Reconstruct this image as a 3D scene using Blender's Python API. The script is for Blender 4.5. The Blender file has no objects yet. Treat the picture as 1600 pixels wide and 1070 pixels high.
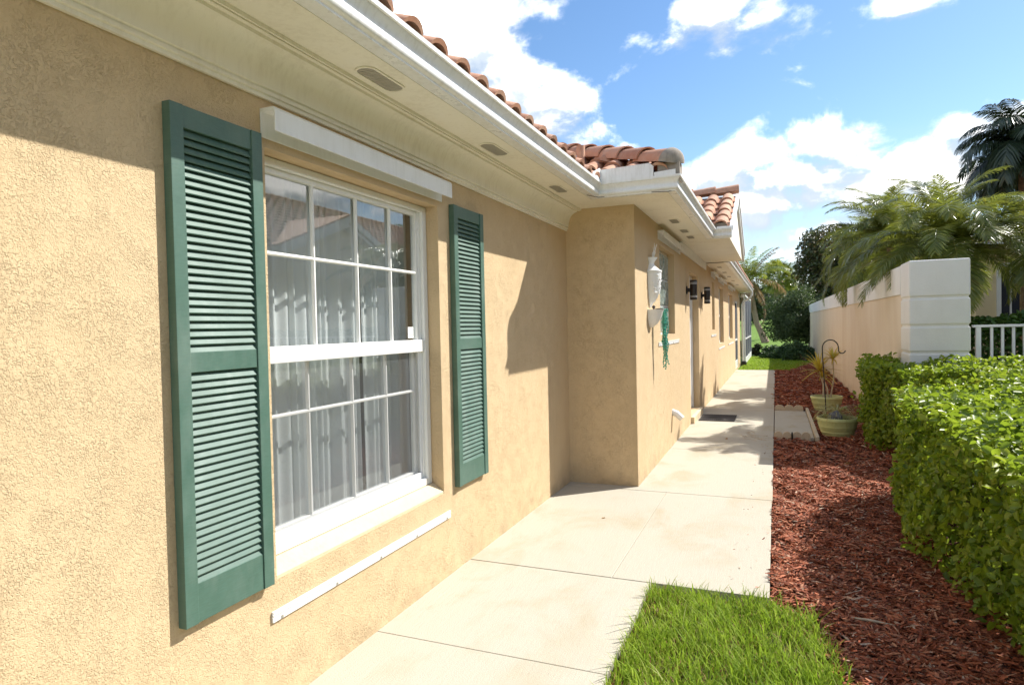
import bpy, bmesh, math, random
import numpy as np
from mathutils import Vector, Matrix
random.seed(7); RNG = np.random.default_rng(7)
SC = bpy.context.scene
COL = SC.collection
R = math.radians

# ------------------------------------------------------------------ camera
cd = bpy.data.cameras.new('camera'); cam = bpy.data.objects.new('camera', cd); COL.objects.link(cam)
FX = Vector((0.92416, -0.01107, -0.38185)); FY = Vector((0.38081, -0.02865, 0.92420)); FZ = Vector((-0.02117, -0.99953, -0.02226))
FY.normalize(); FX = (FX - FY * FX.dot(FY)).normalized(); FZ = FX.cross(FY)
if FZ.y > 0: FZ = -FZ
rm = Matrix(((FX.x, -FX.y, -FX.z), (FY.x, -FY.y, -FY.z), (FZ.x, -FZ.y, -FZ.z)))
cam.matrix_world = Matrix.Translation((0, 0, 1.5)) @ rm.to_4x4()
cd.sensor_width = 36.0; cd.lens = 22.5; cd.clip_start = 0.02; cd.clip_end = 3000
SC.camera = cam

# ------------------------------------------------------------------ light and exposure
SUN = Vector((0.653, 0.600, 0.868)).normalized()
SUN_STRENGTH, SKY_STRENGTH, EXPOSURE = 2.0, 0.15, 2.0
sl = bpy.data.lights.new('sun', 'SUN'); sun = bpy.data.objects.new('sun', sl); COL.objects.link(sun)
sl.energy = SUN_STRENGTH; sl.angle = R(0.5); sl.color = (1.0, 0.965, 0.90)
sun.rotation_euler = SUN.to_track_quat('Z', 'Y').to_euler(); sun.location = (8, 8, 12)
vs = SC.view_settings
vs.view_transform = 'Standard'; vs.look = 'None'; vs.gamma = 1; vs.exposure = EXPOSURE; vs.use_curve_mapping = False
SC.cycles.use_denoising = True
SC.cycles.max_bounces = 10; SC.cycles.diffuse_bounces = 8; SC.cycles.glossy_bounces = 4; SC.cycles.transparent_max_bounces = 16
SC.cycles.sample_clamp_indirect = 12.0

w = bpy.data.worlds.new('World'); SC.world = w; w.use_nodes = True
nt = w.node_tree; nt.nodes.clear(); N = nt.nodes.new; L = nt.links.new
def wmath(op, a, b=None, clamp=False):
    n = N('ShaderNodeMath'); n.operation = op; n.use_clamp = clamp
    for i, x in enumerate((a, b)):
        if x is None: continue
        if isinstance(x, (int, float)): n.inputs[i].default_value = x
        else: L(x, n.inputs[i])
    return n.outputs[0]
def wvec(op, a, b):
    n = N('ShaderNodeVectorMath'); n.operation = op
    for i, x in enumerate((a, b)):
        if isinstance(x, tuple): n.inputs[i].default_value = x
        elif x is not None: L(x, n.inputs[i])
    return n.outputs['Value'] if op == 'LENGTH' else n.outputs[0]
def wrange(x, a, b, c=0.0, d=1.0, kind='SMOOTHSTEP'):
    n = N('ShaderNodeMapRange'); n.interpolation_type = kind; L(x, n.inputs[0])
    for i, v in enumerate((a, b, c, d)): n.inputs[i + 1].default_value = v
    return n.outputs[0]
def wmix(f, a, b):
    n = N('ShaderNodeMix'); n.data_type = 'RGBA'
    if isinstance(f, float): n.inputs[0].default_value = f
    else: L(f, n.inputs[0])
    for i, x in ((6, a), (7, b)):
        if isinstance(x, tuple): n.inputs[i].default_value = (*x, 1)
        else: L(x, n.inputs[i])
    return n.outputs[2]
sky = N('ShaderNodeTexSky'); sky.sky_type = 'NISHITA'; sky.sun_disc = False
sky.sun_elevation = math.asin(SUN.z); sky.sun_rotation = math.atan2(SUN.x, SUN.y)
sky.air_density = 1.0; sky.dust_density = 0.3; sky.ozone_density = 1.6
hs = N('ShaderNodeHueSaturation'); hs.inputs['Hue'].default_value = 0.5; hs.inputs['Saturation'].default_value = 1.16; hs.inputs['Value'].default_value = 0.315
L(sky.outputs[0], hs.inputs['Color'])
tc = N('ShaderNodeTexCoord'); D = tc.outputs['Generated']
def cloud_noise(vec, scale, detail=10, rough=0.58):
    n = N('ShaderNodeTexNoise'); n.inputs['Scale'].default_value = scale; n.inputs['Detail'].default_value = detail + 2
    n.inputs['Roughness'].default_value = rough; n.inputs['Distortion'].default_value = 0.25; L(vec, n.inputs['Vector']); return n.outputs[0]
BLOBS = [  # direction, lateral and vertical radius, weight: the cumulus bank ahead, the big cloud over the roof, small ones
 ((-0.147, 0.962, 0.215), .11, .058, .74), ((-0.067, 0.969, 0.222), .095, .062, .78), ((0.021, 0.974, 0.205), .11, .060, .78), ((0.085, 0.967, 0.222), .09, .072, .84),
 ((0.150, 0.967, 0.192), .09, .055, .74), ((0.205, 0.963, 0.170), .06, .035, .5), ((0.033, 0.981, 0.178), .24, .040, .58),
 ((-0.457, 0.783, 0.430), .12, .11, .62), ((-0.407, 0.820, 0.402), .12, .10, .64), ((-0.355, 0.858, 0.361), .12, .09, .66), ((-0.301, 0.895, 0.318), .11, .075, .64),
 ((-0.242, 0.924, 0.280), .09, .06, .56), ((-0.199, 0.943, 0.255), .08, .040, .50), ((-0.330, 0.838, 0.434), .10, .05, .36), ((-0.275, 0.875, 0.39), .09, .05, .22),
 ((0.220, 0.944, 0.238), .065, .028, .42), ((0.265, 0.933, 0.245), .06, .03, .5), ((-0.076, 0.906, 0.416), .07, .035, .48), ((-0.009, 0.914, 0.406), .05, .025, .44),
 ((0.153, 0.911, 0.383), .06, .022, .42), ((-0.008, 0.984, 0.150), .20, .026, .27), ((0.10, 0.986, 0.135), .16, .024, .25),
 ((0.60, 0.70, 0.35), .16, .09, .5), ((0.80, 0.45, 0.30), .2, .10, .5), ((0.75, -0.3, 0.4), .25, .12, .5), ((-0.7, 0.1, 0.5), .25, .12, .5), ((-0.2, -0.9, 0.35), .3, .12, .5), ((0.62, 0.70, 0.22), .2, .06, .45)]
def blob_sum(vec):
    tot = None
    for c, rl, rv, wt in BLOBS:
        d = wvec('SUBTRACT', vec, c)
        d = wvec('MULTIPLY', d, (1 / rl, 1 / rl, 1 / rv))
        f = wrange(wvec('LENGTH', d, None), 1.25, 0.0, 0.0, wt)
        tot = f if tot is None else wmath('MAXIMUM', tot, f)
    return tot
stretch = wvec('MULTIPLY', D, (1.0, 1.0, 1.5))
bl = blob_sum(D)
n1 = cloud_noise(stretch, 7.0)
n2 = cloud_noise(wvec('ADD', stretch, (0.0, 0.0, 0.035)), 7.0, 6)
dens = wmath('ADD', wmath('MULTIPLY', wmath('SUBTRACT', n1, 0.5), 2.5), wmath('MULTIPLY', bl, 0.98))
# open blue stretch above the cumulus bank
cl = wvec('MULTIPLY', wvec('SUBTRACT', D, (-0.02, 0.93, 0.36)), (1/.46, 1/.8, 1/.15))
dens = wmath('SUBTRACT', wmath('ADD', dens, 0.25), wrange(wvec('LENGTH', cl, None), 1.3, 0.75, 0.0, 0.36))  # even offset thickens the clouds around the view, added for fill light
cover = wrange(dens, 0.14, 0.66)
# sunlit tops against shaded bases: density falling upwards = lit
bl_up = blob_sum(wvec('ADD', D, (0.0, 0.0, 0.022)))
lit = wrange(wmath('ADD', wmath('MULTIPLY', wmath('SUBTRACT', n1, n2), 1.5), wmath('SUBTRACT', bl, bl_up)), -0.14, 0.20)
base_shade = wrange(dens, 0.35, 0.95)
ccol = wmix(lit, (1.13, 1.32, 1.56), (4.4, 4.3, 4.2))
ccol = wmix(wmath('MULTIPLY', base_shade, 0.12), ccol, (4.0, 4.0, 4.0))
sepn = N('ShaderNodeSeparateXYZ'); L(D, sepn.inputs[0])
# thin high streaks near the horizon
st = cloud_noise(wvec('MULTIPLY', D, (1.0, 1.0, 6.0)), 3.6, 7, 0.55)
streak = wmath('MULTIPLY', wrange(st, 0.42, 0.72, 0.0, 0.75), wrange(sepn.outputs[2], 0.27, 0.13))
veil = wmix(streak, hs.outputs[0], (1.45, 1.6, 1.75))
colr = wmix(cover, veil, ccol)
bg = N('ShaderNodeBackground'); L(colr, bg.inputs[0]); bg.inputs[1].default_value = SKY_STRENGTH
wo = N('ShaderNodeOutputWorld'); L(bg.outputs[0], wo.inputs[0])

# ------------------------------------------------------------------ materials
class NB:
    def __init__(s, name):
        s.m = bpy.data.materials.new(name); s.m.use_nodes = True; s.t = s.m.node_tree; s.t.nodes.clear()
        s.out = s.n('ShaderNodeOutputMaterial')
    def n(s, k, **kw):
        x = s.t.nodes.new(k)
        for a, b in kw.items(): setattr(x, a, b)
        return x
    def l(s, a, b): s.t.links.new(a, b)
    def coord(s, kind='Object'): return s.n('ShaderNodeTexCoord').outputs[kind]
    def pos(s): return s.n('ShaderNodeNewGeometry').outputs['Position']
    def noise(s, vec, scale, detail=4, rough=.5, dist=0.0):
        x = s.n('ShaderNodeTexNoise'); x.inputs['Scale'].default_value = scale; x.inputs['Detail'].default_value = detail
        x.inputs['Roughness'].default_value = rough; x.inputs['Distortion'].default_value = dist
        if vec is not None: s.l(vec, x.inputs['Vector'])
        return x.outputs[0]
    def scale(s, vec, v):
        x = s.n('ShaderNodeVectorMath', operation='MULTIPLY'); s.l(vec, x.inputs[0]); x.inputs[1].default_value = v; return x.outputs[0]
    def rng(s, x, a, b, c=0., d=1.):
        r = s.n('ShaderNodeMapRange'); s.l(x, r.inputs[0])
        for i, v in enumerate((a, b, c, d)): r.inputs[i + 1].default_value = v
        return r.outputs[0]
    def math(s, op, a, b):
        x = s.n('ShaderNodeMath', operation=op)
        for i, v in enumerate((a, b)):
            if isinstance(v, (int, float)): x.inputs[i].default_value = v
            else: s.l(v, x.inputs[i])
        return x.outputs[0]
    def mix(s, f, a, b):
        x = s.n('ShaderNodeMix', data_type='RGBA')
        if isinstance(f, (int, float)): x.inputs[0].default_value = f
        else: s.l(f, x.inputs[0])
        for i, v in ((6, a), (7, b)):
            if isinstance(v, tuple): x.inputs[i].default_value = (*v, 1)
            else: s.l(v, x.inputs[i])
        return x.outputs[2]
    def ramp(s, f, stops):
        x = s.n('ShaderNodeValToRGB'); s.l(f, x.inputs[0]); e = x.color_ramp.elements
        while len(e) < len(stops): e.new(0.5)
        for i, (p, c) in enumerate(stops): e[i].position = p; e[i].color = (*c, 1)
        return x.outputs[0]
    def bump(s, h, strength, dist, normal=None):
        b = s.n('ShaderNodeBump'); b.inputs['Strength'].default_value = strength; b.inputs['Distance'].default_value = dist
        s.l(h, b.inputs['Height'])
        if normal is not None: s.l(normal, b.inputs['Normal'])
        return b.outputs[0]
    def bsdf(s, col, rough=.6, normal=None, metal=0., spec=.5, **kw):
        p = s.n('ShaderNodeBsdfPrincipled')
        if isinstance(col, tuple): p.inputs['Base Color'].default_value = (*col, 1)
        else: s.l(col, p.inputs['Base Color'])
        if isinstance(rough, (int, float)): p.inputs['Roughness'].default_value = rough
        else: s.l(rough, p.inputs['Roughness'])
        p.inputs['Metallic'].default_value = metal; p.inputs['Specular IOR Level'].default_value = spec
        if normal is not None: s.l(normal, p.inputs['Normal'])
        return p.outputs[0]
    def done(s, sh): s.l(sh, s.out.inputs[0]); return s.m

M = {}
def stucco(name, c1, c2, scale=125, depth=.0036, drip=True):
    b = NB(name); P = b.pos()
    lace = b.noise(P, scale, 3, .55, 1.1)
    h = b.rng(lace, .34, .52)
    fine = b.noise(P, scale * 3.4, 2, .5)
    patch = b.noise(P, 9, 4, .6)
    hh = b.math('ADD', b.math('MULTIPLY', h, b.rng(patch, .36, .62, .35, 1.0)), b.math('MULTIPLY', fine, .35))
    mott = b.noise(b.scale(P, (1, 1, .35)), 1.6, 5, .6)
    col = b.mix(b.rng(mott, .35, .7), c1, c2)
    col = b.mix(b.rng(lace, .30, .40, .20, 0.0), col, tuple(x * .62 for x in c2))   # dirt held in the pits
    if drip:
        sz = b.n('ShaderNodeSeparateXYZ'); b.l(P, sz.inputs[0]); z = sz.outputs[2]
        streak = b.noise(b.scale(P, (1, 9, .5)), 2.0, 4, .6)
        col = b.mix(b.rng(streak, .56, .74, 0., .16), col, tuple(x * .74 for x in c2))
        splash = b.math('MULTIPLY', b.rng(z, .22, .0, 0., 1.), b.rng(b.noise(P, 6, 5, .65), .42, .66))
        col = b.mix(b.math('MULTIPLY', splash, .55), col, (.36, .27, .17))
    trowel = b.noise(b.scale(P, (1, 1, 1.6)), 3.2, 3, .5, .8)
    return b.done(b.bsdf(col, .85, b.bump(hh, .85, depth, b.bump(trowel, .22, .012)), spec=.2))
M['stucco'] = stucco('tan_stucco', (.645, .49, .30), (.625, .462, .272))
M['wall_cream'] = stucco('cream_render', (.78, .67, .52), (.71, .58, .43), 90, .002)
M['wall_white'] = stucco('white_render', (.82, .81, .77), (.75, .73, .68), 90, .0015)
M['nbr'] = stucco('neighbour_stucco', (.76, .64, .42), (.70, .58, .37), 60, .003)
def paint(name, c, rough=.45, dirt=.12, dc=(.35, .32, .24), bump=.0006, scale=6):
    b = NB(name); P = b.pos()
    d = b.noise(P, scale, 6, .62)
    d2 = b.noise(b.scale(P, (3, 3, .4)), 14, 4, .6)
    f = b.math('MULTIPLY', b.rng(b.math('MULTIPLY', d, d2), .22, .42), dirt)
    fine = b.noise(P, 220, 2, .5)
    return b.done(b.bsdf(b.mix(f, c, dc), b.rng(d, .3, .7, rough - .08, rough + .1), b.bump(fine, .4, bump)))
M['white'] = paint('white_paint', (.80, .80, .78), .35, .15)
M['gutter'] = paint('gutter_enamel', (.80, .80, .78), .32, .32, (.36, .33, .25), .0004, 4)
M['soffit'] = paint('soffit_paint', (.84, .80, .68), .7, .28, (.50, .44, .32), .0015, 3)
M['vinyl'] = paint('window_vinyl', (.80, .80, .77), .35, .10)
M['alum'] = paint('aluminium_track', (.78, .79, .80), .35, .25, (.2, .2, .2))
M['sill'] = paint('sill_paint', (.64, .52, .34), .8, .35, (.48, .38, .23), .003, 5)
M['door'] = paint('door_paint', (.80, .80, .79), .4, .08)
M['bronze'] = paint('bronze_metal', (.022, .014, .012), .35, .2, (.06, .05, .04))
M['steel'] = paint('bright_steel', (.7, .7, .72), .3, .1)
M['black'] = paint('black_metal', (.012, .012, .012), .5, .2, (.06, .05, .04))
M['ceramic'] = paint('white_ceramic', (.82, .82, .80), .45, .18, (.5, .5, .47), .002, 20)
M['beads'] = paint('green_beads', (.06, .32, .22), .25, .3, (.2, .5, .4))
M['mortar'] = paint('mortar', (.33, .29, .24), .95, .5, (.16, .13, .10), .004, 18)
M['pot'] = paint('celery_glaze', (.52, .55, .25), .4, .25, (.36, .33, .12), .001, 9)
M['soil'] = paint('potting_soil', (.035, .022, .015), .95, .5, (.08, .06, .04), .006, 60)
M['rock'] = paint('grey_rock', (.15, .15, .16), .9, .6, (.30, .29, .27), .006, 25)
M['edging'] = paint('tan_concrete', (.55, .44, .31), .9, .5, (.38, .29, .19), .003, 14)
M['timber'] = paint('weathered_timber', (.52, .43, .31), .85, .5, (.30, .23, .15), .002, 20)
M['mat'] = paint('mat_rubber', (.035, .028, .024), .9, .5, (.09, .075, .06), .003, 40)
M['room'] = paint('room_paint', (.30, .29, .27), .9, .1)
M['grille'] = paint('grille_mesh', (.42, .39, .33), .8, .4, (.28, .25, .2), .002, 40)
M['darkmesh'] = paint('dark_screen_mesh', (.018, .022, .035), .7, .2, (.05, .055, .07))
M['darkgap'] = paint('joint_filler', (.10, .08, .06), .95, .3, (.05, .04, .03))

def greenpaint():
    b = NB('green_shutter_vinyl'); P = b.pos()
    grain = b.noise(b.scale(P, (1, 30, 220)), 1.0, 3, .5)
    d = b.noise(P, 7, 5, .6)
    col = b.mix(b.rng(d, .35, .7), (.056, .116, .084), (.078, .146, .110))
    col = b.mix(b.rng(grain, .3, .7, .0, .18), col, (.10, .22, .18))
    dust = b.noise(b.scale(P, (1, 1.5, .6)), 4.5, 5, .65)
    col = b.mix(b.rng(dust, .48, .75, 0., .30), col, (.22, .27, .23))
    return b.done(b.bsdf(col, b.rng(dust, .3, .7, .40, .62), b.bump(grain, .25, .0012)))
M['green'] = greenpaint()

def concrete():
    b = NB('cream_concrete'); P = b.pos()
    st = b.noise(b.scale(P, (.9, .6, 1)), 2.1, 6, .62, .4)
    st2 = b.noise(P, .8, 3, .5)
    f = b.math('MULTIPLY', b.rng(st, .48, .63), b.rng(st2, .40, .55))
    col = b.mix(b.math('MULTIPLY', f, .60), (.455, .42, .345), (.38, .31, .20))
    mil = b.math('MULTIPLY', b.rng(b.noise(b.scale(P, (1, .5, 1)), 5, 6, .7), .55, .72), b.rng(b.noise(P, 1.3, 3, .5), .45, .6))
    col = b.mix(b.math('MULTIPLY', mil, .22), col, (.36, .30, .18))
    sp = b.noise(P, 130, 3, .6)
    col = b.mix(b.rng(sp, .62, .74, 0., .25), col, (.40, .34, .25))
    mid = b.noise(P, 9, 5, .6)
    col = b.mix(b.rng(mid, .3, .7, 0., .16), col, (.52, .45, .33))
    g = b.math('ADD', b.noise(P, 150, 3, .6), b.math('MULTIPLY', b.noise(b.scale(P, (1, .12, 1)), 60, 3, .6), .8))
    fleck = b.noise(P, 46, 2, .5)
    col = b.mix(b.rng(fleck, .70, .78, 0., .5), col, (.22, .17, .11))
    return b.done(b.bsdf(col, .85, b.bump(g, .7, .0035), spec=.25))
M['concrete'] = concrete()

def terracotta():
    b = NB('terracotta'); P = b.pos()
    rnd = b.n('ShaderNodeObjectInfo').outputs['Random']
    isl = b.n('ShaderNodeNewGeometry').outputs['Random Per Island']
    r2 = b.math('FRACT', b.math('ADD', rnd, isl), 0)
    col = b.ramp(r2, [(0, (.42, .20, .115)), (.4, (.50, .255, .16)), (.75, (.56, .33, .22)), (1, (.36, .17, .105))])
    d = b.noise(P, 11, 6, .65)
    col = b.mix(b.rng(d, .45, .75, 0, .6), col, (.50, .36, .26))
    d2 = b.noise(P, 5, 5, .7)
    col = b.mix(b.rng(d2, .52, .70, 0, .5), col, (.13, .085, .06))
    return b.done(b.bsdf(col, .8, b.bump(b.noise(P, 90, 4, .6), .5, .003), spec=.25))
M['terra'] = terracotta()

def glass(name, k=2.0, tint=(.93, .96, .95)):
    b = NB(name)
    fr = b.n('ShaderNodeFresnel'); fr.inputs[0].default_value = 1.5
    f = b.math('MINIMUM', b.math('MULTIPLY', fr.outputs[0], k), .95)
    f = b.math('MULTIPLY', f, b.math('SUBTRACT', 1.0, b.n('ShaderNodeNewGeometry').outputs['Backfacing']))
    tr = b.n('ShaderNodeBsdfTransparent'); tr.inputs[0].default_value = (*tint, 1)
    gl = b.n('ShaderNodeBsdfGlossy'); gl.inputs['Roughness'].default_value = .004
    nz = b.noise(b.pos(), 2.2, 1, .4); 
    b.l(b.bump(nz, .05, .01), gl.inputs['Normal'])
    mx = b.n('ShaderNodeMixShader'); b.l(f, mx.inputs[0]); b.l(tr.outputs[0], mx.inputs[1]); b.l(gl.outputs[0], mx.inputs[2])
    return b.done(mx.outputs[0])
M['glass'] = glass('window_glass', 3.4, (.98, .99, .985))
def screen():
    b = NB('insect_screen')
    tr = b.n('ShaderNodeBsdfTransparent'); tr.inputs[0].default_value = (.9, .9, .9, 1)
    mx = b.n('ShaderNodeMixShader'); mx.inputs[0].default_value = .20
    b.l(tr.outputs[0], mx.inputs[1]); b.l(b.bsdf((.20, .205, .21), .7), mx.inputs[2])
    return b.done(mx.outputs[0])
M['screen'] = screen()
def cloth():
    b = NB('sheer_cloth'); P = b.pos()
    wv = b.noise(P, 260, 2, .5)
    p = b.bsdf((.90, .94, .95), .9, b.bump(wv, .2, .001), spec=.1)
    t = b.n('ShaderNodeBsdfTranslucent'); t.inputs[0].default_value = (.90, .94, .95, 1)
    mx = b.n('ShaderNodeMixShader'); mx.inputs[0].default_value = .35; b.l(p, mx.inputs[1]); b.l(t.outputs[0], mx.inputs[2])
    return b.done(mx.outputs[0])
M['cloth'] = cloth()
def glassblock():
    b = NB('glass_block'); P = b.pos()
    wv = b.noise(b.scale(P, (1, 1, .5)), 22, 3, .5, 1.5)
    nm = b.bump(wv, .9, .03)
    col = b.mix(b.rng(wv, .4, .62), (.10, .17, .15), (.50, .58, .53))
    return b.done(b.bsdf(col, .08, nm, spec=.9))
M['gblock'] = glassblock()

def leafmat(name, stops, rough=.38, trans=.35, tcol=(.25, .42, .05), spec=.5, vein=True):
    b = NB(name)
    isl = b.n('ShaderNodeNewGeometry').outputs['Random Per Island']
    rnd = b.n('ShaderNodeObjectInfo').outputs['Random']
    f = b.math('FRACT', b.math('ADD', isl, rnd), 0)
    clump = b.noise(b.pos(), 3.0, 3, .5)
    f2 = b.math('ADD', b.math('MULTIPLY', f, .7), b.rng(clump, .3, .7, 0., .3))
    col = b.ramp(f2, stops)
    p = b.bsdf(col, rough, None, spec=spec)
    t = b.n('ShaderNodeBsdfTranslucent'); b.l(b.mix(.5, col, tcol), t.inputs[0])
    mx = b.n('ShaderNodeMixShader'); mx.inputs[0].default_value = trans; b.l(p, mx.inputs[1]); b.l(t.outputs[0], mx.inputs[2])
    return b.done(mx.outputs[0])
M['hedge'] = leafmat('hedge_leaf', [(0, (.06, .115, .014)), (.3, (.14, .22, .020)), (.65, (.25, .33, .028)), (.93, (.36, .40, .05)), (.97, (.42, .33, .08)), (1, (.34, .20, .08))], .40, .46, (.36, .48, .03), .4)
M['grass'] = leafmat('grass_blade', [(0, (.12, .20, .018)), (.45, (.26, .38, .03)), (.8, (.36, .46, .055)), (1, (.56, .52, .25))], .62, .48, (.34, .50, .04), .22)
M['frond'] = leafmat('palm_leaflet', [(0, (.075, .11, .024)), (.45, (.135, .18, .032)), (.8, (.22, .24, .045)), (1, (.42, .30, .07))], .30, .42, (.36, .38, .05), .55)
M['frond_dry'] = leafmat('palm_dry', [(0, (.20, .12, .07)), (.5, (.30, .20, .13)), (1, (.40, .30, .20))], .6, .25, (.4, .25, .1), .3)
M['frond_dark'] = leafmat('palm_dark', [(0, (.016, .030, .02)), (.5, (.03, .052, .03)), (1, (.06, .085, .04))], .30, .18, (.08, .12, .03), .6)
M['magnolia'] = leafmat('magnolia_leaf', [(0, (.03, .048, .018)), (.5, (.055, .08, .025)), (.8, (.12, .085, .035)), (1, (.20, .10, .05))], .35, .28, (.12, .10, .03))
M['bush'] = leafmat('bush_leaf', [(0, (.04, .07, .025)), (.6, (.085, .125, .04)), (1, (.16, .19, .065))], .5, .3, (.08, .12, .03))
M['juniper'] = leafmat('juniper_leaf', [(0, (.03, .075, .024)), (.6, (.06, .12, .035)), (1, (.11, .19, .05))], .6, .15, (.05, .10, .02))
M['tree'] = leafmat('far_leaf', [(0, (.030, .046, .022)), (.6, (.050, .072, .030)), (1, (.10, .12, .05))], .6, .2, (.1, .14, .04))
M['drac'] = leafmat('dracaena_leaf', [(0, (.45, .32, .03)), (.5, (.62, .46, .05)), (1, (.40, .42, .10))], .4, .3, (.6, .5, .05))
M['spider'] = leafmat('spider_leaf', [(0, (.34, .36, .12)), (.6, (.50, .48, .22)), (1, (.50, .30, .16))], .5, .3, (.5, .45, .1))
M['shrub'] = leafmat('shrub_leaf', [(0, (.03, .085, .016)), (.5, (.06, .14, .022)), (1, (.12, .20, .035))], .35, .3, (.2, .3, .03))
M['dryleaf'] = leafmat('dry_leaf', [(0, (.26, .12, .05)), (.5, (.38, .22, .10)), (1, (.45, .32, .18))], .7, .2, (.4, .2, .05), .3)
def mulch():
    b = NB('red_mulch_chip')
    f = b.n('ShaderNodeNewGeometry').outputs['Random Per Island']
    col = b.ramp(f, [(0, (.12, .034, .016)), (.3, (.31, .080, .032)), (.6, (.46, .125, .050)), (.85, (.54, .20, .095)), (.95, (.56, .31, .19)), (1, (.60, .46, .34))])
    g = b.noise(b.scale(b.pos(), (1, 1, 1)), 160, 3, .6)
    col = b.mix(b.rng(g, .35, .7, 0, .45), col, (.09, .03, .018))
    return b.done(b.bsdf(col, .75, b.bump(g, .5, .002), spec=.3))
M['chip'] = mulch()
def mulchbase():
    b = NB('mulch_bed'); P = b.pos()
    g = b.noise(P, 55, 5, .7, .6); q = b.noise(P, 8, 4, .6)
    col = b.ramp(g, [(.25, (.035, .012, .008)), (.5, (.12, .038, .022)), (.75, (.20, .065, .036))])
    return b.done(b.bsdf(b.mix(b.rng(q, .3, .7, 0, .4), col, (.06, .02, .012)), .9, b.bump(g, 1., .02)))
M['mulch'] = mulchbase()
def turf(name, stops, sc=1.0):
    b = NB(name); P = b.pos()
    g = b.noise(P, 45 * sc, 5, .7); q = b.noise(P, .35, 5, .6)
    col = b.ramp(g, stops)
    col = b.mix(b.rng(q, .35, .65, 0, .4), col, stops[-1][1])
    return b.done(b.bsdf(col, .9, b.bump(g, .8, .03), spec=.1))
M['turf'] = turf('turf', [(.25, (.045, .11, .016)), (.5, (.085, .19, .026)), (.8, (.14, .25, .045))])
M['fairway'] = turf('fairway_turf', [(.25, (.085, .16, .030)), (.5, (.12, .20, .038)), (.8, (.165, .24, .05))], .3)
M['lawnbase'] = turf('lawn_soil', [(.25, (.045, .045, .016)), (.5, (.08, .10, .025)), (.8, (.12, .14, .04))])
def bark(name, a, c):
    b = NB(name); P = b.pos()
    g = b.noise(b.scale(P, (1, 1, 3.5)), 9, 6, .7)
    return b.done(b.bsdf(b.mix(b.rng(g, .3, .7), a, c), .9, b.bump(g, .9, .03), spec=.15))
M['bark'] = bark('palm_bark', (.20, .14, .10), (.40, .30, .22))
M['trunk'] = bark('tree_bark', (.07, .05, .035), (.17, .13, .10))

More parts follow.
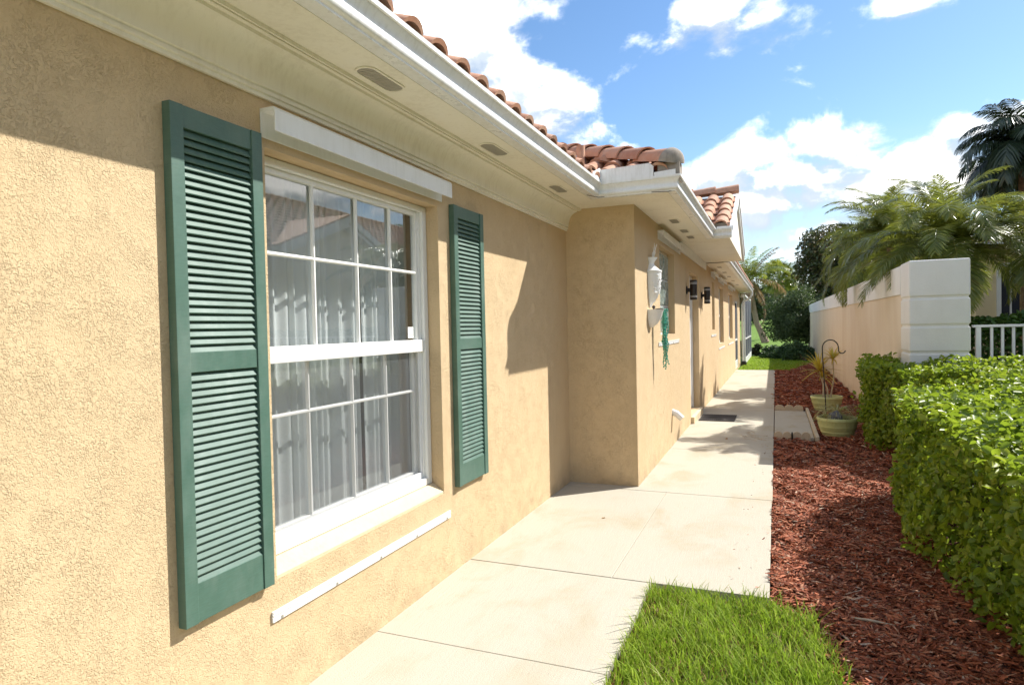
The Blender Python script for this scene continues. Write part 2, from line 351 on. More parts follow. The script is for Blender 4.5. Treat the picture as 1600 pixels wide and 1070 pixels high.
# ------------------------------------------------------------------ helpers
ORG = {}
def thing(name, label, cat, loc=(0, 0, 0), group=None):
    o = bpy.data.objects.new(name, None); COL.objects.link(o); o.location = loc; o.empty_display_size = .1
    o['label'] = label; o['category'] = cat
    if group: o['group'] = group
    ORG[o] = Vector(loc); return o
def tag(o, label, cat, group=None, kind=None):
    o['label'] = label; o['category'] = cat
    if group: o['group'] = group
    if kind: o['kind'] = kind
    return o
def link(name, me, parent=None, loc=None):
    o = bpy.data.objects.new(name, me); COL.objects.link(o)
    if parent is not None: o.parent = parent
    if loc is not None: o.location = loc
    return o
class MB:
    def __init__(s): s.v = []; s.f = []
    def add(s, vs, fs):
        k = len(s.v); s.v += [tuple(x) for x in vs]; s.f += [tuple(k + i for i in f) for f in fs]; return s
    def box(s, x0, x1, y0, y1, z0, z1):
        return s.add([(x0,y0,z0),(x1,y0,z0),(x1,y1,z0),(x0,y1,z0),(x0,y0,z1),(x1,y0,z1),(x1,y1,z1),(x0,y1,z1)],
                     [(3,2,1,0),(4,5,6,7),(0,1,5,4),(1,2,6,5),(2,3,7,6),(3,0,4,7)])
    def extrude(s, pts, d):   # closed polygon pts (3D) extruded by vector d
        n = len(pts); d = Vector(d); P = [Vector(p) for p in pts]
        fs = [tuple(range(n))[::-1], tuple(range(n, 2 * n))] + [(i, (i + 1) % n, n + (i + 1) % n, n + i) for i in range(n)]
        return s.add(P + [p + d for p in P], fs)
    def sweep(s, path, prof):  # prof (outward, z) swept along XY path; outward is to the right of travel; mitred, capped
        P = [Vector((p[0], p[1])) for p in path]; n = len(prof); rings = []
        for i, p in enumerate(P):
            ds = []
            if i > 0: ds.append((P[i] - P[i - 1]).normalized())
            if i < len(P) - 1: ds.append((P[i + 1] - P[i]).normalized())
            ns = [Vector((d.y, -d.x)) for d in ds]
            m = ns[0] if len(ns) == 1 else (ns[0] + ns[1]) / (1 + ns[0].dot(ns[1]))
            rings.append([(p.x + m.x * o, p.y + m.y * o, z) for o, z in prof])
        vs = [v for r in rings for v in r]; fs = []
        for i in range(len(P) - 1):
            for j in range(n): fs.append((i*n+j, i*n+(j+1) % n, (i+1)*n+(j+1) % n, (i+1)*n+j))
        fs.append(tuple(range(n))); fs.append(tuple(range((len(P)-1)*n, len(P)*n))[::-1])
        return s.add(vs, fs)
    def tube(s, path, r, n=8, cap=True):
        P = [Vector(p) for p in path]; rs = r if isinstance(r, (list, tuple)) else [r] * len(P)
        t = (P[1] - P[0]).normalized(); u = t.orthogonal().normalized(); vs = []
        for i, p in enumerate(P):
            if i == 0: d = P[1] - P[0]
            elif i == len(P) - 1: d = P[i] - P[i - 1]
            else: d = P[i + 1] - P[i - 1]
            d.normalize(); u = (u - d * u.dot(d)).normalized(); b = d.cross(u)
            vs += [p + (u * math.cos(2*math.pi*k/n) + b * math.sin(2*math.pi*k/n)) * rs[i] for k in range(n)]
        fs = [(i*n+k, i*n+(k+1) % n, (i+1)*n+(k+1) % n, (i+1)*n+k) for i in range(len(P)-1) for k in range(n)]
        if cap: fs += [tuple(range(n))[::-1], tuple(range((len(P)-1)*n, len(P)*n))]
        return s.add(vs, fs)
    def lathe(s, prof, n=32, c=(0, 0, 0), a0=0., a1=2*math.pi, sx=1.):
        full = abs(a1 - a0 - 2*math.pi) < 1e-6; m = n if full else n + 1; k = len(prof)
        vs = [(c[0] + r*math.cos(a0+(a1-a0)*i/n)*sx, c[1] + r*math.sin(a0+(a1-a0)*i/n), c[2] + z) for i in range(m) for r, z in prof]
        fs = []
        for i in range(n):
            j = (i + 1) % m
            for q in range(k - 1): fs.append((i*k+q, j*k+q, j*k+q+1, i*k+q+1))
        return s.add(vs, fs)
    def mesh(s, name, mat, off=(0, 0, 0), smooth=False):
        me = bpy.data.meshes.new(name); ox, oy, oz = off
        me.from_pydata([(x-ox, y-oy, z-oz) for x, y, z in s.v], [], s.f); me.materials.append(mat)
        bm = bmesh.new(); bm.from_mesh(me); bmesh.ops.recalc_face_normals(bm, faces=bm.faces); bm.to_mesh(me); bm.free()
        if smooth:
            me.polygons.foreach_set('use_smooth', [True] * len(me.polygons))
            if smooth != 'all': me.set_sharp_from_angle(angle=R(38))
        return me
    def build(s, name, mat, parent=None, smooth=False, bevel=0, root=None, kind=None):
        off = (0, 0, 0)
        p = parent
        while p is not None and p not in ORG: p = p.parent
        if p is not None: off = ORG[p]
        o = link(name, s.mesh(name, mat, off, smooth), parent)
        if bevel:
            m = o.modifiers.new('bevel', 'BEVEL'); m.width = bevel; m.segments = 2; m.limit_method = 'ANGLE'; m.angle_limit = R(40)
        if kind: o['kind'] = kind
        return o
def mesh_np(name, V, F, mat, smooth=False):
    me = bpy.data.meshes.new(name); V = np.asarray(V, np.float32).reshape(-1, 3); F = np.asarray(F, np.int32); k = F.shape[1]
    me.vertices.add(len(V)); me.vertices.foreach_set('co', V.ravel())
    me.loops.add(F.size); me.loops.foreach_set('vertex_index', F.ravel())
    me.polygons.add(len(F)); me.polygons.foreach_set('loop_start', np.arange(0, F.size, k, dtype=np.int32))
    if smooth: me.polygons.foreach_set('use_smooth', np.ones(len(F), bool))
    me.update(calc_edges=True); me.validate(); me.materials.append(mat); return me
def unit(a): return a / np.maximum(np.linalg.norm(a, axis=-1, keepdims=True), 1e-9)
def leaves_np(P, Nn, Ln, Wd, rng, fold=.25, curl=.12):
    """oval folded leaves (two quads each) at points P, facing Nn, length Ln, width ratio Wd"""
    n = len(P); Nn = unit(Nn)
    T = unit(np.cross(Nn, unit(rng.normal(size=(n, 3))))); B = np.cross(Nn, T)
    l = Ln[:, None]; w = (Ln * Wd)[:, None] * .5
    up = Nn * w * fold * 2
    V = np.stack([P, P + T*l*.33 + B*w + up, P + T*l*.72 + B*w*.8 + up - Nn*l*curl*.5, P + T*l - Nn*l*curl,
                  P + T*l*.72 - B*w*.8 + up - Nn*l*curl*.5, P + T*l*.33 - B*w + up], 1).reshape(-1, 3)
    i = np.arange(n)[:, None] * 6
    F = np.concatenate([i + np.array([[0, 1, 2, 3]]), i + np.array([[0, 3, 4, 5]])], 1).reshape(-1, 4)
    return V, F
def hole_wall(mb, org, u, n, U, Z, holes, depth):
    """front face with rectangular holes (u0,u1,z0,z1) and reveals of given depth going to -n"""
    org = Vector(org); u = Vector(u); n = Vector(n)
    us = sorted({U[0], U[1], *[h[0] for h in holes], *[h[1] for h in holes]}); zs = sorted({Z[0], Z[1], *[h[2] for h in holes], *[h[3] for h in holes]})
    pt = lambda a, z, d=0: org + u * a + Vector((0, 0, z)) - n * d
    for a, b in zip(us, us[1:]):
        for c, d in zip(zs, zs[1:]):
            if any(h[0] <= (a+b)/2 <= h[1] and h[2] <= (c+d)/2 <= h[3] for h in holes): continue
            mb.add([pt(a, c), pt(b, c), pt(b, d), pt(a, d)], [(0, 1, 2, 3)])
    for a, b, c, d in holes:
        for (p, q), (r, s_) in (((a, c), (b, c)), ((b, c), (b, d)), ((b, d), (a, d)), ((a, d), (a, c))):
            mb.add([pt(p, q), pt(r, s_), pt(r, s_, depth), pt(p, q, depth)], [(0, 1, 2, 3)])
def inpoly(P, poly):
    x, y = P[:, 0], P[:, 1]; ins = np.zeros(len(P), bool); m = len(poly)
    for i in range(m):
        (x0, y0), (x1, y1) = poly[i], poly[(i + 1) % m]
        c = ((y0 > y) != (y1 > y)) & (x < (x1 - x0) * (y - y0) / (y1 - y0 + 1e-12) + x0); ins ^= c
    return ins
def polysample(poly, n, rng):
    a = np.array(poly); lo, hi = a.min(0), a.max(0); out = np.zeros((0, 2))
    while len(out) < n:
        q = lo + rng.random((n, 2)) * (hi - lo); out = np.concatenate([out, q[inpoly(q, poly)]])
    return out[:n]

# ------------------------------------------------------------------ ground
def terrain(x, y):
    t = min(max((y - 36) / 95, 0), 1); t = t*t*(3-2*t)
    return -.10 + 2.0 * t + .12 * math.sin(x * .11 + 1) * min(max((y - 40) / 40, 0), 1)
xs = [-900, -300, -120, -60, -30, -15, -8, -4, 0, 4, 8, 15, 30, 60, 120, 300, 900]
ys = [-900, -300, -80, -30, -10, 0, 10, 20, 28, 34, 40, 46, 52, 58, 66, 74, 82, 90, 100, 110, 120, 132, 160, 260, 600, 1500]
V = [(x, y, terrain(x, y)) for y in ys for x in xs]; nx = len(xs)
F = [(j*nx+i, j*nx+i+1, (j+1)*nx+i+1, (j+1)*nx+i) for j in range(len(ys)-1) for i in range(nx-1)]
o = MB().add(V, F).build('ground', M['fairway'], smooth='all'); o['kind'] = 'structure'
o = MB().add([(-9, 21.95, -.05), (1.45, 21.95, -.05), (1.45, 31, -.05), (-9, 31, -.05)], [(0, 1, 2, 3)]).build('lawn', M['turf']); o['kind'] = 'structure'
BED = [(-.05, 3.70), (.16, 3.58), (.27, 2.93), (.33, 2.2), (.36, .8), (5.5, .8), (5.5, 10.0), (1.5, 10.0), (1.5, 26.5), (.9, 26.5), (.4, 22.2), (-.05, 21.9)]
o = MB().add([(x, y, -.045) for x, y in BED], [tuple(range(len(BED)))]).build('mulch_bed', M['mulch']); o['kind'] = 'structure'
LAWN = [(-.69, .6), (.36, .6), (.33, 2.2), (.27, 2.93), (.16, 3.55), (-.05, 3.695), (-.69, 3.695)]
o = MB().add([(x, y, -.035) for x, y in LAWN], [tuple(range(len(LAWN)))]).build('lawn_patch', M['lawnbase']); o['kind'] = 'structure'

o = MB().add([(-1.9, -14, -.02), (9, -14, -.02), (9, -.82, -.02), (-1.9, -.82, -.02)], [(0, 1, 2, 3)]).build('bounce_paving', M['concrete']); o['kind'] = 'structure'  # unseen concrete sheet behind the camera, added to bounce light onto shaded walls
# walkway: cast slabs with open joints over a darker bed
walk = MB().add([(-2.2, -.8, -.075), (-.72, -.8, -.075), (-.72, 3.74, -.075), (-.07, 3.74, -.075), (-.07, 21.85, -.075), (-2.2, 21.85, -.075)], [(0, 1, 2, 3, 4, 5)]).build('walkway', M['darkgap'])
walk['kind'] = 'structure'
def slab(x0, x1, y0, y1, ga=.004, gb=.004, gx=.0015):
    return MB().box(x0 + (gx if x0 > -1.8 else 0), x1, y0 + ga, y1 - gb, -.09, 0).build('slab', M['concrete'], walk, bevel=.004)
WX = -1.86
ysl = [-.6, .6, 1.62, 2.665, 3.722]
for a, b in zip(ysl, ysl[1:]): slab(WX - .05, -.69, a, b, .0015, .004 if b > 3 else .0015)
slab(WX - .05, -.925, 3.722, 5.80); slab(-.925, -.048, 3.722, 5.80)
yy = [5.80, 7.9, 10.0, 12.1, 14.2, 16.3, 18.4, 20.3, 21.9]
for i, (a, b) in enumerate(zip(yy, yy[1:])): slab(-1.25 if i else WX - .05, -.042, a, b)
# step pad beside the walkway
pad = MB().box(-.034, .45, 9.13, 11.85, -.06, -.005).build('step_pad', M['concrete'], bevel=.008); pad['kind'] = 'structure'

# ------------------------------------------------------------------ house
house = thing('house', 'tan stucco villa with white eaves, terracotta roof and green shutters along the walkway', 'house')
SZ = 2.62
mb = MB()
hole_wall(mb, (WX, 0, 0), (0, 1, 0), (1, 0, 0), (-2.5, 5.925), (-.2, SZ), [(1.985, 3.385, .513, 2.235)], .16)
mb.add([(WX, 5.925, -.2), (-1.2, 5.925, -.2), (-1.2, 5.925, SZ), (WX, 5.925, SZ)], [(0, 1, 2, 3)])
BX = -1.2
HOLES = [(7.30, 8.43, 1.385, 2.40), (9.97, 11.19, .10, 2.30), (13.67, 14.27, 1.38, 2.37), (15.40, 16.75, 1.04, 2.36), (18.65, 20.37, 1.06, 2.34), (21.6, 23.1, .03, 2.23)]
hole_wall(mb, (BX, 0, 0), (0, 1, 0), (1, 0, 0), (5.925, 24.6), (-.2, SZ + .1), HOLES, .17)
mb.add([(BX, 24.6, -.2), (-9, 24.6, -.2), (-9, 24.6, 2.7), (BX, 24.6, 2.7)], [(0, 1, 2, 3)])
mb.add([(WX, -2.5, -.2), (-9, -2.5, -.2), (-9, -2.5, 2.7), (WX, -2.5, 2.7)], [(0, 1, 2, 3)])
mb.add([(-9, -2.5, -.2), (-9, 24.6, -.2), (-9, 24.6, 2.7), (-9, -2.5, 2.7)], [(0, 1, 2, 3)])
mb.build('wall', M['stucco'], house)
mb = MB()   # closed rooms behind the openings
mb.add([(-2.02, 1.3, .3), (-2.02, 4.2, .3), (-5, 4.2, .3), (-5, 1.3, .3), (-2.02, 1.3, 2.5), (-2.02, 4.2, 2.5), (-5, 4.2, 2.5), (-5, 1.3, 2.5)], [(0,1,2,3), (4,5,6,7), (1,2,6,5), (2,3,7,6), (3,0,4,7)])
for a, b, c, d in HOLES[2:]:
    mb.add([(BX-.17, a, c), (BX-.17, b, c), (-3.2, b, c), (-3.2, a, c), (BX-.17, a, d), (BX-.17, b, d), (-3.2, b, d), (-3.2, a, d)], [(0,1,2,3), (4,5,6,7), (1,2,6,5), (2,3,7,6), (3,0,4,7)])
o = mb.build('room_lining', M['room'], house); o['kind'] = 'stuff'
# --- main window
FXP = -1.95
mb = MB()
y0, y1, z0, z1 = 1.988, 3.382, .575, 2.232
for a, b, c, d in ((y0, y0+.045, z0, z1), (y1-.045, y1, z0, z1), (y0+.045, y1-.045, z1-.032, z1), (y0+.045, y1-.045, z0, z0+.04)): mb.box(FXP-.06, FXP+.012, a, b, c, d)
for a, b in ((y0+.045, y0+.062), (y1-.062, y1-.045)): mb.box(FXP-.05, FXP-.008, a, b, z0+.04, z1-.032)
win = mb.build('window', M['vinyl'], house, bevel=.003)
mb = MB().add([(FXP-.05, y0, .5725), (FXP+.02, y0, .5725), (WX-.002, y0, .527), (WX-.002, y0, .5135), (FXP-.05, y0, .5135), (FXP-.05, y1, .5725), (FXP+.02, y1, .5725), (WX-.002, y1, .527), (WX-.002, y1, .5135), (FXP-.05, y1, .5135)],
              [(0,1,6,5), (1,2,7,6), (2,3,8,7), (3,4,9,8), (0,5,9,4), (0,4,3,2,1), (5,6,7,8,9)]); mb.build('sill', M['sill'], win)
gy0, gy1 = y0+.062, y1-.062
# upper sash
up = MB()
for a, b, c, d in ((gy0, gy0+.028, 1.443, z1-.033), (gy1-.028, gy1, 1.443, z1-.033), (gy0+.028, gy1-.028, z1-.058, z1-.033)): up.box(FXP-.045, FXP-.012, a, b, c, d)
up.build('upper_sash', M['vinyl'], win, bevel=.003)
MB().box(FXP-.05, FXP+.008, gy0-.017, gy1+.017, 1.372, 1.443).build('meeting_rail', M['vinyl'], win, bevel=.004)
a0, a1 = gy0+.028, gy1-.028
vy = [2.393, 2.725, 3.03]; ez = 1.838
cols = [a0, *vy, a1]
def muntin(x, ya, yb, za, zb, w):
    mb = MB()
    if ya == yb: mb.extrude([(x-.006, ya-w, za), (x+.002, ya-w, za), (x+.009, ya-w*.45, za), (x+.009, ya+w*.45, za), (x+.002, ya+w, za), (x-.006, ya+w, za)], (0, 0, zb-za))
    else: mb.extrude([(x-.006, ya, za-w), (x+.002, ya, za-w), (x+.009, ya, za-w*.45), (x+.009, ya, za+w*.45), (x+.002, ya, za+w), (x-.006, ya, za+w)], (0, yb-ya, 0))
    return mb.build('muntin', M['vinyl'], win)
for y in vy:
    muntin(FXP-.022, y, y, 1.443, ez-.0085, .0095); muntin(FXP-.022, y, y, ez+.0085, z1-.058, .0095)
for a, b in zip(cols, cols[1:]):
    muntin(FXP-.022, a, b, ez, ez, .0085)
muntin  # lower sash sits one plane further in, behind the insect screen
for y in vy:
    muntin(FXP-.05, y-.03, y-.03, .66, 1.132, .0085); muntin(FXP-.05, y-.03, y-.03, 1.148, 1.372, .0085)
lc = [a0, *[y-.03 for y in vy], a1]
for a, b in zip(lc, lc[1:]): muntin(FXP-.05, a, b, 1.14, 1.14, .008)
for a, b in zip(cols, cols[1:]):
    for c, d in ((1.443, ez), (ez, z1-.058)): MB().box(FXP-.0345, FXP-.0305, a, b, c+.001, d-.001).build('pane', M['glass'], win)
for a, b in zip(lc, lc[1:]):
    for c, d in ((.66, 1.14), (1.14, 1.372)): MB().box(FXP-.0625, FXP-.0585, a, b, c+.001, d-.001).build('pane', M['glass'], win)
lo = MB()
for a, b, c, d in ((gy0, gy0+.028, .62, 1.371), (gy1-.028, gy1, .62, 1.371), (gy0+.028, gy1-.028, .62, .66)): lo.box(FXP-.075, FXP-.045, a, b, c, d)
lo.build('lower_sash', M['vinyl'], win, bevel=.003)
sf = MB()
for a, b, c, d in ((gy0-.002, gy0+.016, .617, 1.371), (gy1-.016, gy1+.002, .617, 1.371), (gy0+.016, gy1-.016, .617, .652)): sf.box(FXP-.028, FXP-.012, a, b, c, d)
sf.build('screen_frame', M['alum'], win, bevel=.002)
MB().add([(FXP-.021, gy0+.0165, .6525), (FXP-.021, gy1-.0165, .6525), (FXP-.021, gy1-.0165, 1.3705), (FXP-.021, gy0+.0165, 1.3705)], [(0, 1, 2, 3)]).build('insect_screen', M['screen'], win)
st = MB().box(FXP-.0303, FXP-.0295, 3.215, 3.275, 1.455, 1.52).build('security_sticker', M['white'], win)
mb = MB()
for i in range(5): mb.box(FXP-.0294, FXP-.0291, 3.222+.0105*i, 3.2285+.0105*i, 1.470, 1.475)
mb.build('sticker_text', M['grille'], win)

# curtains hanging inside
def curtain(ya, yb, xc, seed, label):
    rg = random.Random(seed); nz, ny = 26, 90; V = []; ph = rg.random()*6; per = rg.uniform(.11, .15)
    for j in range(nz+1):
        z = .50 + (2.28-.50)*j/nz; t = 1 - j/nz
        for i in range(ny+1):
            u = i/ny; y = ya + (yb-ya)*(u*(1+.05*t) - .025*t)
            q = 2*math.pi*(yb-ya)*u/per
            a = .019*(.55+.45*math.sin(u*7+ph)) * (.75 + .5*t)
            x = xc + a*math.sin(q + ph + .5*math.sin(t*2.2+ph+u*4)) + .012*math.sin(q*2.1+ph*2+t)
            V.append((x, y + .012*math.cos(q+ph), z))
    F = [(j*(ny+1)+i, j*(ny+1)+i+1, (j+1)*(ny+1)+i+1, (j+1)*(ny+1)+i) for j in range(nz) for i in range(ny)]
    o = MB().add(V, F).build('curtain', M['cloth'], smooth='all')
    tag(o, label, 'curtain', 'white curtain panels behind the large window')
curtain(2.00, 2.55, -2.125, 3, 'gathered white curtain panel behind the two columns of panes beside the big green shutter')
curtain(2.565, 2.96, -2.15, 5, 'narrow white curtain panel behind the middle of the large window')
curtain(2.975, 3.42, -2.125, 9, 'white curtain panel behind the pane with the small white sticker')

# --- storm-shutter header and tracks
def header(name, x, ya, yb, za, zb, parent):
    mb = MB(); d = .076
    prof = [(x, za-.016), (x+.006, za-.016), (x+.006, zb-.012), (x+d-.006, zb-.018), (x+d-.006, za), (x+d, za), (x+d, zb-.012), (x+d-.008, zb), (x, zb)]
    mb.extrude([(px, ya, pz) for px, pz in prof], (0, yb-ya, 0))
    return mb.build(name, M['white'], parent, bevel=.0015)
header('storm_header', WX+.001, 1.965, 3.432, 2.285, 2.38, house)
header('storm_header', BX+.001, 7.20, 9.0, 2.47, 2.55, house)
header('storm_header', BX+.001, 13.5, 14.5, 2.47, 2.56, house); header('storm_header', BX+.001, 15.2, 17.0, 2.47, 2.56, house); header('storm_header', BX+.001, 18.4, 20.6, 2.47, 2.56, house)
def track(x, ya, yb, z, bolts, parent):
    mb = MB()
    prof = [(x, z-.021), (x+.008, z-.021), (x+.008, z-.003), (x+.003, z-.001), (x+.003, z+.003), (x+.010, z+.005), (x+.010, z+.009), (x+.004, z+.011), (x+.004, z+.014), (x+.010, z+.016), (x+.010, z+.021), (x, z+.021)]
    t = mb.extrude([(px, ya, pz) for px, pz in prof], (0, yb-ya, 0)).build('storm_track', M['white'], parent)
    for i in range(bolts):
        y = ya + .05 + (yb-ya-.1)*i/max(bolts-1, 1)
        MB().lathe([(0, .006), (.0055, .005), (.0065, 0)], 8, (0, 0, 0)).build('bolt', M['grille'], t)
        b = t.children[-1]; b.rotation_euler = (0, R(90), 0); b.location = (x+.008, y, z-.012)
track(WX+.001, 1.95, 3.447, .375, 5, house)
track(BX+.001, 7.15, 8.75, 1.287, 4, house); track(BX+.001, 13.4, 14.5, 1.26, 3, house); track(BX+.001, 15.2, 17.0, .93, 3, house); track(BX+.001, 18.4, 20.6, .93, 3, house)

# --- shutters with single louvres
slatme = MB().extrude([(.000, -.001), (.0045, .001), (.0275, -.0275), (.0255, -.0305), (.021, -.0305)] and [(.002, 0, .016), (.0065, 0, .018), (.0245, 0, -.0135), (.0230, 0, -.0170), (.0195, 0, -.0160)], (0, 1, 0)).mesh('slat', M['green'])
def shutter(ya, yb):
    z0, z1, x = .52, 2.27, WX + .001; T = .036; s = .052
    mb = MB()
    mb.box(x, x+T, ya, ya+s, z0, z1); mb.box(x, x+T, yb-s, yb, z0, z1)
    for a, b in ((z0, .655), (1.372, 1.442), (2.195, z1)): mb.box(x+.001, x+T-.005, ya+s, yb-s, a, b)
    mb.box(x+.0005, x+.004, ya+s, yb-s, .655, 1.372); mb.box(x+.0005, x+.004, ya+s, yb-s, 1.442, 2.195)
    sh = mb.build('shutter', M['green'], house, bevel=.0025)
    W = yb-ya-2*s-.004
    for za, zb, n in ((1.442, 2.195, 28), (.655, 1.372, 27)):
        p = (zb-za)/n
        for i in range(n):
            o = link('slat', slatme, sh, (x+.005, ya+s+.002, za+p*(i+.5))); o.scale = (1, W, 1)
shutter(1.528, 1.935); shutter(3.525, 3.955)

# --- soffits, cornice, vents
mb = MB(); t = .02
mb.box(-1.53, -1.50, -1.8, 5.55, SZ-.0, SZ+.13)
EX, EY, EX2 = -1.495, 5.55, -.83
fas = MB().box(EX-.025, EX-.001, -1.8, EY, SZ+.004, SZ+.135)
fas.box(EX-.025, EX2-.026, EY+.001, EY+.025, SZ+.004, SZ+.135); fas.box(EX2-.025, EX2-.001, EY+.026, 8.85, SZ+.004, SZ+.135)
fas.build('fascia', M['white'], house)
sof = MB().box(WX+.001, EX-.0005, -1.8, 5.545, SZ, SZ+.003)
sof.box(EX, EX2-.0005, EY+.001, 5.9245, SZ, SZ+.003); sof.box(WX+.001, EX, 5.546, 5.9245, SZ, SZ+.003); sof.box(BX+.001, EX2-.0005, 5.9255, 8.85, SZ, SZ+.003)
soffit = sof.build('soffit', M['soffit'], house)
cz = SZ
prof = [(0, 2.422), (.014, 2.422), (.014, 2.437), (.024, 2.439), (.024, 2.449), (.019, 2.452), (.019, 2.458), (.030, 2.461)]
for i in range(9):
    a = math.pi/2*i/8; prof.append((.030 + .085*(1-math.cos(a)), 2.468 + .125*math.sin(a)))
prof += [(.117, 2.606), (.130, 2.606), (.130, 2.601), (.144, 2.601), (.144, 2.609), (.150, 2.609), (.150, 2.604), (.158, 2.604), (.158, 2.6195), (0, 2.6195)]
MB().extrude([(WX+.001+a, -1.8, z) for a, z in prof], (0, 5.9245+1.8, 0)).build('cornice', M['soffit'], house, smooth=True)
def obround(cx, cy, w, l, n=10):
    pts = []
    for k in range(n+1):
        a = math.pi*k/n; pts.append((cx + w*math.cos(a), cy + l - w + w*math.sin(a)))
    for k in range(n+1):
        a = math.pi + math.pi*k/n; pts.append((cx + w*math.cos(a), cy - l + w + w*math.sin(a)))
    return pts
def vent(cx, cy, w=.042, l=.145):
    ring = MB(); A = obround(cx, cy, w+.010, l+.010); B = obround(cx, cy, w, l); n = len(A)
    ring.add([(x, y, SZ-.001) for x, y in A] + [(x, y, SZ-.006) for x, y in A] + [(x, y, SZ-.006) for x, y in B] + [(x, y, SZ-.0015) for x, y in B],
             [(i, (i+1) % n, n+(i+1) % n, n+i) for i in range(n)] + [(n+i, n+(i+1) % n, 2*n+(i+1) % n, 2*n+i) for i in range(n)] + [(2*n+i, 2*n+(i+1) % n, 3*n+(i+1) % n, 3*n+i) for i in range(n)])
    v = ring.build('vent', M['soffit'], soffit)
    g = MB().extrude([(x, y, SZ-.0028) for x, y in obround(cx, cy, w-.0005, l-.0005)], (0, 0, .0018))
    k = 0
    for i in range(16):
        yy_ = cy - l + .02 + (2*l-.04)*i/15; g.box(cx-w*.86, cx+w*.86, yy_-.002, yy_+.002, SZ-.0052, SZ-.0029)
    g.build('vent', M['grille'], soffit)
for y in (1.2, 2.446, 3.690, 4.964): vent(-1.615, y)
for y in (7.1, 7.9, 8.5): vent(-1.0, y)

# --- gutters
GP = [(0, SZ+.002), (.062, SZ+.002), (.066, SZ-.003), (.072, SZ-.003), (.073, SZ+.006), (.086, SZ+.012), (.093, SZ+.024), (.094, SZ+.036), (.089, SZ+.048), (.086, SZ+.056), (.089, SZ+.068), (.098, SZ+.084), (.110, SZ+.097), (.112, SZ+.103), (.122, SZ+.104), (.124, SZ+.123), (.114, SZ+.125), (.112, SZ+.110), (.100, SZ+.100), (.075, SZ+.045), (.06, SZ+.012), (.006, SZ+.012), (.006, SZ+.118), (0, SZ+.118)]
gut = MB().sweep([(EX, -1.8), (EX, EY), (EX2, EY), (EX2, 8.82)], GP).build('gutter', M['gutter'], house, smooth=True)
# metal straps and splash guards at the valley corner
sg = MB()
sg.extrude([(-1.385, 5.435, SZ+.10), (-1.385, 5.15, SZ+.10), (-1.385, 5.18, SZ+.155), (-1.385, 5.40, SZ+.235), (-1.385, 5.435, SZ+.235)], (.003, 0, 0))
sg.extrude([(-1.381, 5.428, SZ+.10), (-.93, 5.428, SZ+.10), (-.93, 5.428, SZ+.205), (-.96, 5.428, SZ+.236), (-1.381, 5.428, SZ+.225)], (0, .003, 0))
sg.extrude([(-.925, 5.432, SZ+.10), (-.75, 5.432, SZ+.10), (-.75, 5.432, SZ+.165), (-.925, 5.432, SZ+.155)], (0, .003, 0))
sg.build('splash_guard', M['gutter'], house)
cl = MB()
cl.tube([(-1.47, 5.30, SZ-.006), (-1.40, 5.42, SZ-.010), (-1.36, 5.46, SZ-.002)], .003, 6); cl.tube([(-.95, 5.44, SZ-.004), (-.82, 5.47, SZ-.008), (-.76, 5.50, SZ+.004)], .003, 6)
cl.build('gutter_strap', M['bronze'], house)

# --- roof: decks, then single tiles
PIT = .42
tl = math.hypot(1, PIT)
def tile_geo(W=.228, H=.075, Lg=.40, th=.013):
    us = [-.114, -.086, -.072, -.05, -.022, .0, .022, .05, .072, .086, .114]
    wf = lambda u: H*math.sqrt(max(0, 1-(u/.086)**2)) if abs(u) < .086 else 0
    V = []; n = len(us)
    for v, lift in ((0, .030), (Lg, .0)):
        V += [(u, v, wf(u)+lift+th) for u in us]; V += [(u, v, wf(u)*.86+lift) for u in us]
    F = [(i, i+1, 2*n+i+1, 2*n+i) for i in range(n-1)] + [(n+i+1, n+i, 3*n+i, 3*n+i+1) for i in range(n-1)] + [(i+1, i, n+i, n+i+1) for i in range(n-1)]
    return V, F
TV, TF = tile_geo()
tileme = MB().add(TV, TF).mesh('roof_tile', M['terra'], smooth=True)
roof_mb = MB()
def deck(pts): roof_mb.extrude(pts, (0, 0, -.02))
ZE = 2.735
mz = lambda x: ZE + PIT*(-1.43-x); fz = lambda y: ZE + PIT*(y-5.46); bz = lambda x: ZE + PIT*(-.765-x)
deck([(-1.43, -1.8, mz(-1.43)-.038), (-1.43, 5.46, mz(-1.43)-.038), (-5.4, 9.43, mz(-5.4)-.038), (-5.4, -1.8, mz(-5.4)-.038)])
deck([(-1.43, 5.46, ZE), (-.765, 5.46, ZE), (-5.4, 10.095, fz(10.095)), (-5.4, 9.43, fz(9.43))])
deck([(-.765, 5.46, ZE), (-.765, 25.2, ZE), (-5.4, 25.2, bz(-5.4)), (-5.4, 10.095, bz(-5.4))])
deck([(-5.4, -1.8, mz(-5.4)), (-5.4, 25.2, mz(-5.4)), (-9.4, 25.2, 2.7), (-9.4, -1.8, 2.7)])
roof = roof_mb.build('roof', M['mortar'], house)
def basis(u, v):
    u = Vector(u).normalized(); v = Vector(v).normalized(); return Matrix((u, v, u.cross(v))).transposed()
B_E = basis((0, 1, 0), (-1, 0, PIT)); B_S = basis((1, 0, 0), (0, 1, PIT))
rest = MB(); ntile = 0
def put_tile(pos, Bm, single):
    global ntile
    j = Matrix.Rotation(random.uniform(-.02, .02), 3, 'Z'); Bq = Bm @ j
    pos = Vector(pos) + Vector((random.uniform(-.004, .004), random.uniform(-.004, .004), 0))
    if single:
        o = link('roof_tile', tileme, roof); o.matrix_local = Matrix.Translation(pos) @ Bq.to_4x4(); ntile += 1
    else: rest.add([Bq @ Vector(v) + pos for v in TV], TF)
step = .335/tl
for c in range(9):
    x = -1.415 - step*c
    for k in range(42):
        y = 2.356 - .228*17 + .228*k
        if y > 5.36 + (-1.43-x): continue
        put_tile((x, y, mz(x)-.034), B_E, c < 3)
